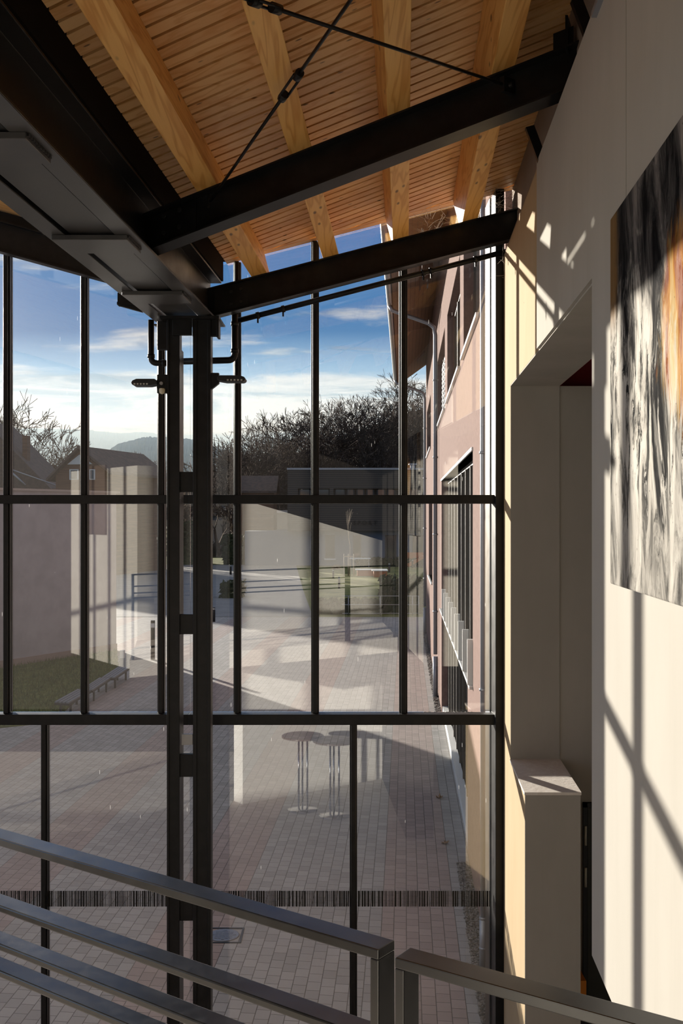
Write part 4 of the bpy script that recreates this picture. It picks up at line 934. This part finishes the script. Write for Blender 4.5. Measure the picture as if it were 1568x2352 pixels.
# ------------------------------------------------------------------ trees
def grow(b, p, d, L, rad, depth, rr, spread, up, seg=3, rmin=0.022):
    pts = [p]; rs = [rad]
    for k in range(seg):
        d = (d+Vector((rr.gauss(0, 0.12), rr.gauss(0, 0.12), rr.gauss(0, 0.08)+up*0.06))).normalized(); pts.append(pts[-1]+d*L/seg); rs.append(rad*(1-0.45*(k+1)/seg))
    b.tube(pts, [max(q_, rmin) for q_ in rs], 5 if depth > 3 else 3, False)
    if depth == 0: return
    n = 3 if depth > 1 else 4
    for k in range(n):
        i = rr.choice((1, 2, 3, 3)) if k else seg
        i = min(i, seg); e_ = d.orthogonal().normalized(); a = rr.uniform(0, 6.28); f_ = e_*math.cos(a)+d.cross(e_)*math.sin(a)
        nd = (d+f_*spread*rr.uniform(0.6, 1.2)+Vector((0, 0, up*0.25))).normalized()
        grow(b, pts[i], nd, L*rr.uniform(0.62, 0.85), rs[i]*rr.uniform(0.55, 0.75), depth-1, rr, spread, up, seg if depth > 2 else 2, rmin)
def tree_mesh(seed, h, depth, spread=0.75, up=0.5, trunk=0.28, rad=0.022, rmin=0.022):
    b = MB(); rr = random.Random(seed); grow(b, Vector((0, 0, 0)), Vector((rr.gauss(0, .04), rr.gauss(0, .04), 1)), h*trunk, h*rad, depth, rr, spread, up, 3, rmin)
    zm = sorted(q.z for q in b.v)[int(len(b.v)*(0.96 if depth > 3 else 1.0))-1]; cxm = sum(q.x for q in b.v)/len(b.v); cym = sum(q.y for q in b.v)/len(b.v); b.v = [Vector((q.x-cxm*min(1, q.z/zm), q.y-cym*min(1, q.z/zm), q.z)) for q in b.v]; b.v = [q*(h/zm) for q in b.v]; return b
def conifer_mesh(seed, h):
    b = MB(); rr = random.Random(seed); b.tube([(0, 0, 0), (0, 0, h)], [h*0.02, h*0.004], 5)
    n = 26
    for i in range(n):
        z = h*(0.12+0.86*i/n); rad = h*0.19*(1-i/n)+0.1
        for k in range(9):
            a = k*0.7+i*0.37+rr.uniform(-.15, .15); d = Vector((math.cos(a), math.sin(a), -0.25)); s_ = Vector((-d.y, d.x, 0))*rad*0.17; L_ = rad*rr.uniform(0.75, 1.1); j = len(b.v)
            b.v += [Vector((0, 0, z))+s_*0.4, Vector((0, 0, z))-s_*0.4, Vector((0, 0, z))+d*L_*0.6-s_, Vector((0, 0, z))+d*L_, Vector((0, 0, z))+d*L_*0.6+s_]; b.f.append([j, j+1, j+2, j+3, j+4]); b.sm.append(False)
    return b
protos = []
for k in range(4):
    o = tree_mesh(20+k, 10.0, 6, (0.85, 0.75, 0.9, 0.8)[k], 0.42, 0.25, 0.022, 0.016).build('bare_tree', M['bark'], loc=(0, 0, 0)); protos.append(o)
used = set()
def tree(k, px, top, Y, zb, label, wid=1.0, group='bare trees beyond the plaza'):
    z = W(0, top, Y).z; h = z-zb; src = protos[k]
    o = src if k not in used else src.copy()
    if k in used: col.objects.link(o)
    used.add(k); o.location = ((px-CX)/F*Y, Y, zb); s_ = h/10.0; o.scale = (s_*wid, s_*wid, s_); o.rotation_euler = (0, 0, (px*0.37) % 6.28)
    tag(o, label, 'tree', group, 'thing')
tree(0, 94, 966, 104, 0, 'big bare tree behind the chimney roof at far left', 0.85)
tree(1, 2, 955, 108, 0, 'bare tree at the extreme left edge, behind the first mullion', 0.8)
tree(2, 327, 1066, 96, 0, 'low bare tree between the gabled house and the column', 0.95)
tree(3, 146, 1030, 112, 0, 'smaller bare tree between the chimney and the gabled house', 0.8)
tree(0, 560, 1030, 112, 2, 'bare tree at the left end of the woods, above the shed roof', 1.1)
tree(1, 600, 1022, 116, 2, 'bare tree above the middle of the shed roof', 1.1)
tree(2, 650, 1006, 118, 3, 'round-crowned bare tree above the left corner of the dark building', 1.35)
tree(3, 700, 1004, 122, 3, 'bare tree just left of the second right-hand mullion', 1.2)
tree(0, 762, 986, 122, 4, 'bare tree just right of the second right-hand mullion', 1.2)
tree(1, 805, 966, 124, 4, 'bare tree above the strip windows, left of the tallest pair', 1.2)
tree(2, 840, 958, 118, 4, 'tallest bare tree above the dark building, with forked trunk', 1.15)
tree(3, 880, 960, 122, 5, 'bare tree below the conifer tops on the wooded slope', 1.2)
tree(0, 955, 925, 128, 7, 'bare tree beside the far downpipe on the wooded slope', 1.1)
tree(1, 525, 1052, 118, 0, 'slender bare tree right beside the column', 0.8)
con = [conifer_mesh(3, 10.0).build('conifer', M['conifer'], loc=(0, 0, 0))]
def conif(px, top, Y, zb, label, wid=1.0, first=[True]):
    o = con[0] if first[0] else con[0].copy()
    if not first[0]: col.objects.link(o)
    first[0] = False; h = W(0, top, Y).z-zb; o.location = ((px-CX)/F*Y, Y, zb); o.scale = (h/10*wid, h/10*wid, h/10); o.rotation_euler = (0, 0, px % 6); tag(o, label, 'conifer', 'conifers on the slopes', 'thing')
conif(898, 928, 150, 8, 'tallest conifer on the ridge left of the far mullion', 0.9); conif(870, 948, 150, 8, 'conifer left of the tallest ridge conifer', 0.9); conif(912, 938, 152, 8, 'conifer right behind the far mullion', 0.9)
conif(960, 912, 155, 10, 'conifer on the ridge beside the far downpipe', 1.0); conif(972, 905, 158, 11, 'highest conifer half hidden by the far downpipe', 1.0); conif(862, 958, 146, 7, 'small conifer at the left end of the ridge group', 0.8)
for k, (px, tp) in enumerate(((492, 1004), (502, 1006), (512, 1014), (521, 1012), (530, 1016))):
    conif(px, tp, 320, 2, ('first', 'second', 'third', 'fourth', 'fifth')[k]+' of the hazy conifers seen just right of the column, counted from it', 0.75)
# young staked tree
q = G(803, 1322); b = tree_mesh(91, (1322-1168)/F*q.y, 2, 0.22, 2.2, 0.62, 0.005, 0.008)
r = root('young_tree', q, 'thin leafless young tree tied to a frame of pale stakes', 'tree', None, 'thing')
b.v = [p+q for p in b.v]; b.build('trunk', M['twig'], r)
hs = (1322-1272)/F*q.y
for dx in (-0.42, -0.1, 0.28):
    MB().tube([q+Vector((dx, -0.1, 0)), q+Vector((dx, -0.1, hs))], 0.03, 6).build('stake', M['twig'], r)
MB().box(q.x-0.45, q.x+0.32, q.y-0.13, q.y-0.1, hs-0.22, hs-0.16).build('cross_bar', M['twig'], r)

# ------------------------------------------------------------------ far buildings
Ys = 90.0
def xs_(px): return (px-CX)/F*Ys
def zs2(py): return EYE+(CY-py)/F*Ys
r = root('sports_hall', (3, Ys+8, GZ), 'dark clad two-storey hall with strip windows and dark letters', 'building', None, 'thing')
x0, x1 = xs_(660), xs_(1100)
b = MB(); ztop, zw1, zw0, zbot = zs2(1079), zs2(1122), zs2(1156), zs2(1220)
b.box(x0, x1, Ys, Ys+14, zw1, ztop); b.box(x0, x1, Ys, Ys+14, zbot, zw0); b.box(x0, xs_(684), Ys, Ys+14, zw0, zw1); b.box(xs_(757), xs_(766), Ys, Ys+14, zw0, zw1); b.box(x0+0.2, x1, Ys+0.6, Ys+14, zw0, zw1)
b.build('cladding', M['cladding'], r)
b = MB(); b.box(x0-0.05, x1, Ys-0.06, Ys+14, ztop, ztop+0.16); b.build('roof_edge', M['zinc'], r)
b = MB(); b.box(xs_(560), x1, Ys+0.8, Ys+14, 0, zbot); b.build('ground_wall', M['slate_wall'], r)
for a, c in ((686, 713), (720, 757), (768, 793), (795, 814), (818, 837), (841, 859), (865, 885), (889, 908), (940, 972)):
    f = MB(); f.box(xs_(a), xs_(a)+0.12, Ys+0.25, Ys+0.35, zw0, zw1); f.box(xs_(c)-0.12, xs_(c), Ys+0.25, Ys+0.35, zw0, zw1); f.box(xs_(a), xs_(c), Ys+0.25, Ys+0.35, zw1-0.1, zw1); f = f.build('window', M['black'], r)
    MB().box(xs_(a)+0.1, xs_(c)-0.1, Ys+0.28, Ys+0.32, zw0, zw1-0.1).build('pane', M['win_glass'], f)
for a, c in ((747, 768), (811, 829), (885, 911), (949, 976)):
    za, zb_ = zs2(1283), zs2(1229); f = MB(); f.box(xs_(a), xs_(a)+0.12, Ys+0.7, Ys+0.8, za, zb_); f.box(xs_(c)-0.12, xs_(c), Ys+0.7, Ys+0.8, za, zb_); f.box(xs_(a), xs_(c), Ys+0.7, Ys+0.8, zb_-0.12, zb_); f.box(xs_(a), xs_(c), Ys+0.7, Ys+0.8, za, za+0.12); f = f.build('window', M['black'], r)
    MB().box(xs_(a)+0.1, xs_(c)-0.1, Ys+0.74, Ys+0.78, za+0.1, zb_-0.1).build('pane', M['win_glass'], f)
    MB().box(xs_(a)-0.1, xs_(c)+0.1, Ys+0.62, Ys+0.8, za-0.14, za-0.02).build('sill', M['alu'], f)
cu = bpy.data.curves.new('hall_lettering', 'FONT'); cu.body = 'SPORT'; cu.size = 0.50; cu.extrude = 0.04; cu.align_x = 'LEFT'; cu.space_character = 1.55
tmp = bpy.data.objects.new('lettering_curve', cu); col.objects.link(tmp); me = bpy.data.meshes.new_from_object(tmp.evaluated_get(bpy.context.evaluated_depsgraph_get())); bpy.data.objects.remove(tmp)
o = bpy.data.objects.new('lettering', me); col.objects.link(o); o.parent = r; o.rotation_euler = (math.pi/2, 0, 0)
o.location = Vector((xs_(811), Ys-0.05, zs2(1205)))-r.location; me.materials.clear(); me.materials.append(M['letter'])
q = W(947, 1070, 100); r = root('roof_vent', q-Vector((0, 0, 0.6)), 'small metal roof vent on the dark hall', 'roof vent', None, 'thing')
MB().box(q.x-0.2, q.x+0.25, 100, 100.5, ztop+0.1, q.z+0.05).build('vent_body', M['zinc'], r); MB().box(q.x-0.35, q.x+0.4, 99.8, 100.7, q.z+0.1, q.z+0.22).build('vent_cap', M['zinc'], r)
# shed roof, pale low building and dormer house
def gable(name, px0, px1, py_ridge, py_eave, Y, deep, zb, wall, roof, label, along=True, over=0.3):
    x0, x1 = (px0-CX)/F*Y, (px1-CX)/F*Y; zr, ze = W(0, py_ridge, Y+deep/2).z, W(0, py_eave, Y).z
    r = root(name, ((x0+x1)/2, Y+deep/2, zb), label, 'house', None, 'thing')
    MB().box(x0, x1, Y, Y+deep, zb, ze).build('wall', wall, r)
    if along:   # ridge runs left to right
        b = MB(); b.prism([(-over, ze-0.1), (deep/2, zr), (deep+over, ze-0.1), (deep+over, ze+0.1), (deep/2, zr+0.22), (-over, ze+0.1)], (x0-over, Y, 0), (x1+over, Y, 0), (0, 1, 0), UP); b.build('roof', roof, r)
        b = MB(); b.prism([(0.01, ze), (deep-0.01, ze), (deep/2, zr)], (x0+0.02, Y, 0), (x1-0.02, Y, 0), (0, 1, 0), UP); b.build('gable', wall, r)
    return r
gable('garden_shed', 548, 628, 1098, 1130, 96, 5, 0, M['timber'], M['tiles'], 'long dark shed with a ribbed roof left of the hall')
r = gable('dormer_house', 470, 536, 1150, 1184, 128, 8, 0, M['slate_wall'], M['roof'], 'small house with a dark roof and white dormer window beside the column')
q = W(517, 1188, 127.4); b = MB(); b.prism([(-0.45, 0), (0.45, 0), (0.45, 0.85), (0, 1.2), (-0.45, 0.85)], (q.x, 126.6, q.z), (q.x, 130.5, q.z), (1, 0, 0), UP); o = b.build('dormer', M['lightframe'], r); MB().box(q.x-0.32, q.x+0.32, 126.5, 126.6, q.z+0.15, q.z+0.85).build('pane', M['win_glass'], o)
a = W(488, 1210, 118); b = MB(); b.box(W(484, 0, 118).x, W(529, 0, 118).x, 118, 118.2, 0, W(0, 1195, 118).z); tag(b.build('white_fence', M['render_w']), 'pale board fence below the dormer house', 'fence', None, 'thing')
b = MB(); b.box(W(553, 0, 108).x, W(662, 0, 108).x, 108, 116, 0, W(0, 1178, 108).z); r = root('low_building', (W(607, 0, 108).x, 112, 0), 'pale flat-roofed low building behind the reflected patch', 'building', None, 'thing'); b.build('wall', M['render_w'], r)
b = MB(); b.box(W(551, 0, 108).x, W(664, 0, 108).x, 107.8, 116.2, W(0, 1178, 108).z, W(0, 1172, 108).z); b.build('roof_edge', M['alu'], r)
# gabled house at left
Yh = 74.0
def xh(px): return (px-CX)/F*Yh
def zh(py): return EYE+(CY-py)/F*Yh
r = root('gabled_house', (xh(182), Yh+5, 0), 'brown gabled house with white windows behind the lilac building', 'house', None, 'thing')
xl, xr, xm = xh(128), xh(240), xh(183); dp = 10.0; sk = 2.7
b = MB(); b.hexa([(xl, Yh, 0), (xr, Yh, 0), (xr+sk, Yh+dp, 0), (xl+sk, Yh+dp, 0), (xl, Yh, zh(1088)), (xr, Yh, zh(1080)), (xr+sk, Yh+dp, zh(1080)), (xl+sk, Yh+dp, zh(1088))]); b.build('wall', M['timber'], r)
b = MB(); b.poly([(xl, Yh, zh(1088)), (xr, Yh, zh(1080)), (xm, Yh, zh(1036))], (0, 0.15, 0)); b.build('gable', M['timber'], r)
b = MB(); z_p = zh(1031); o1 = Vector((sk, dp, 0))
b.poly([(xh(110), Yh-0.5, zh(1106)), (xm, Yh-0.5, z_p), Vector((xm, Yh-0.5, z_p))+o1, Vector((xh(110), Yh-0.5, zh(1106)))+o1], (0, 0, 0.2)); b.poly([(xh(256), Yh-0.5, zh(1090)), (xm, Yh-0.5, z_p), Vector((xm, Yh-0.5, z_p))+o1, Vector((xh(256), Yh-0.5, zh(1090)))+o1], (0, 0, 0.2)); b.build('roof', M['tiles'], r)
b = MB(); b.poly([(xh(155), Yh-0.1, zh(1067)), (xh(213), Yh-0.1, zh(1066)), (xm, Yh-0.1, zh(1044))], (0, 0.05, 0)); b.build('gable_board', M['lightframe'], r)
for a, c in ((160, 181), (205, 219)):
    f = MB().box(xh(a), xh(c), Yh-0.1, Yh, zh(1102), zh(1078)).build('window', M['lightframe'], r); MB().box(xh(a)+0.1, xh(c)-0.1, Yh-0.13, Yh-0.1, zh(1100), zh(1080)).build('pane', M['win_glass'], f)
# brown roofed house with chimney
Yh = 88.0; r = root('brown_house', (xh(20), Yh+4, 0), 'house with a steep brown roof and brick chimney at the left edge', 'house', None, 'thing')
b = MB(); b.hexa([(xh(-220), Yh, 0), (xh(140), Yh, 0), (xh(140), Yh+8, 0), (xh(-220), Yh+8, 0), (xh(-220), Yh, zh(1122)), (xh(140), Yh, zh(1122)), (xh(140), Yh+8, zh(1122)), (xh(-220), Yh+8, zh(1122))]); b.build('wall', M['timber'], r)
b = MB(); b.prism([(xh(-38), zh(962)), (xh(124), zh(1128)), (xh(-200), zh(1128))], (0, Yh-0.3, 0), (0, Yh+8.3, 0), (1, 0, 0), UP); b.build('roof', M['tiles'], r)
MB().box(xh(43), xh(54), Yh+1, Yh+1.9, zh(1075), zh(998)).build('chimney', M['timber'], r)
b = MB(); b.tube([W(22, 1077, 86), W(135, 1117, 86)], 0.06, 6); b.tube([W(22, 1080, 86), W(58, 1115, 86)], 0.10, 6); b.build('roof_trim', M['zinc'], r)

# ------------------------------------------------------------------ wooded slope and hills
def ridge(name, prof, Y, base_py, depth, m_, label, jag, step=6, seed=1):
    """prof: ridge line in photo pixels at distance Y; the slope comes down towards the camera"""
    rr = random.Random(seed); b = MB(); n = 14; cols = []
    px = prof[0][0]
    while px <= prof[-1][0]:
        for (a, ya_), (c, yc_) in zip(prof[:-1], prof[1:]):
            if a <= px <= c: py = ya_+(yc_-ya_)*(px-a)/(c-a); break
        top = W(px, py, Y); colv = []
        for k in range(n+1):
            f_ = k/n; yy = Y-depth*(1-f_); zz = top.z*(f_**1.2)+(0 if f_ < 1 else 0)
            zz = zz+rr.gauss(0, jag)*(0.05 < f_ < 1)+(abs(rr.gauss(0, jag))*0.8 if k == n else 0)
            colv.append(Vector(((px-CX)/F*yy*1.0, yy+rr.gauss(0, jag), max(zz, -0.3))))
        colv.append(Vector(((px-CX)/F*Y, Y+depth*0.3, 0))); cols.append(colv); px += step
    for i, cv in enumerate(cols):
        b.v += cv
    m2 = n+2
    for i in range(len(cols)-1):
        for k in range(m2-1): b.f.append([i*m2+k, (i+1)*m2+k, (i+1)*m2+k+1, i*m2+k+1]); b.sm.append(False)
    o = b.build(name, M[m_]); o['kind'] = 'structure'; return o
ridge('hill_slope', [(420, 1130), (520, 1110), (600, 1060), (700, 1040), (800, 1010), (900, 965), (1000, 930), (1200, 850), (1500, 800)], 165, 1190, 55, 'forest', '', 0.45, 5, 2)
ridge('hills_middle', [(-500, 1075), (0, 1078), (150, 1072), (230, 1052), (270, 1020), (330, 1006), (390, 1004), (440, 1010), (500, 1030), (560, 1052), (640, 1072), (800, 1080)], 620, 1190, 260, 'hill', '', 0.5, 3, 3)
ridge('hills_far', [(-700, 990), (-200, 985), (100, 985), (200, 988), (270, 996), (330, 993), (385, 1001), (470, 1016), (555, 1017), (640, 1008), (690, 997), (740, 995), (850, 1003), (1100, 990)], 1700, 1190, 700, 'hill', '', 1.2, 4, 4)
# the mass of leafless woodland on the slope
b = MB(); rr = random.Random(17); small = [tree_mesh(60+k, 10.0, 4, 0.8, 0.5) for k in range(3)]
def slope_z(px, Y):
    prof = [(420, 1130), (520, 1110), (600, 1060), (700, 1040), (800, 1010), (900, 965), (1000, 930), (1200, 850)]
    py = prof[-1][1]
    for (a, ya_), (c, yc_) in zip(prof[:-1], prof[1:]):
        if a <= px <= c: py = ya_+(yc_-ya_)*(px-a)/(c-a)
    f_ = max(0.0, (Y-110)/55); return W(0, py, 165).z*f_**1.2
for i in range(150):
    px = rr.uniform(500, 1010); Y = rr.uniform(112, 162); zb = slope_z(px, Y); h = rr.uniform(6, 9.5); s_ = h/10; src = small[i % 3]; a = rr.uniform(0, 6.28); ca_, sa_ = math.cos(a), math.sin(a); k = len(b.v); o = Vector(((px-CX)/F*Y, Y, zb-0.3))
    b.v += [Vector((q.x*ca_-q.y*sa_, q.x*sa_+q.y*ca_, q.z))*s_+o for q in src.v]; b.f += [[j+k for j in f_] for f_ in src.f]; b.sm += src.sm
tag(b.build('woodland', M['bark']), 'mass of leafless woodland covering the slope behind the hall', 'woodland', None, 'stuff')

# ------------------------------------------------------------------ thin winter haze lying in the valley
hz = bpy.data.materials.new('valley haze'); hz.use_nodes = True; t = NT(hz.node_tree); t.n.clear()
vs = t.node('ShaderNodeVolumeScatter', i_Color=(0.50, 0.74, 1.0, 1), i_Density=0.0013, i_Anisotropy=0.25); mo = t.n.new('ShaderNodeOutputMaterial'); t.l.new(vs.outputs[0], mo.inputs['Volume'])
b = MB(); b.box(-260, 330, 330, 640, 0.5, 62); b.box(-900, 500, 900, 1690, 0.5, 165); tag(b.build('haze', hz), 'thin bluish haze in the valley before the hills', 'haze', None, 'stuff')
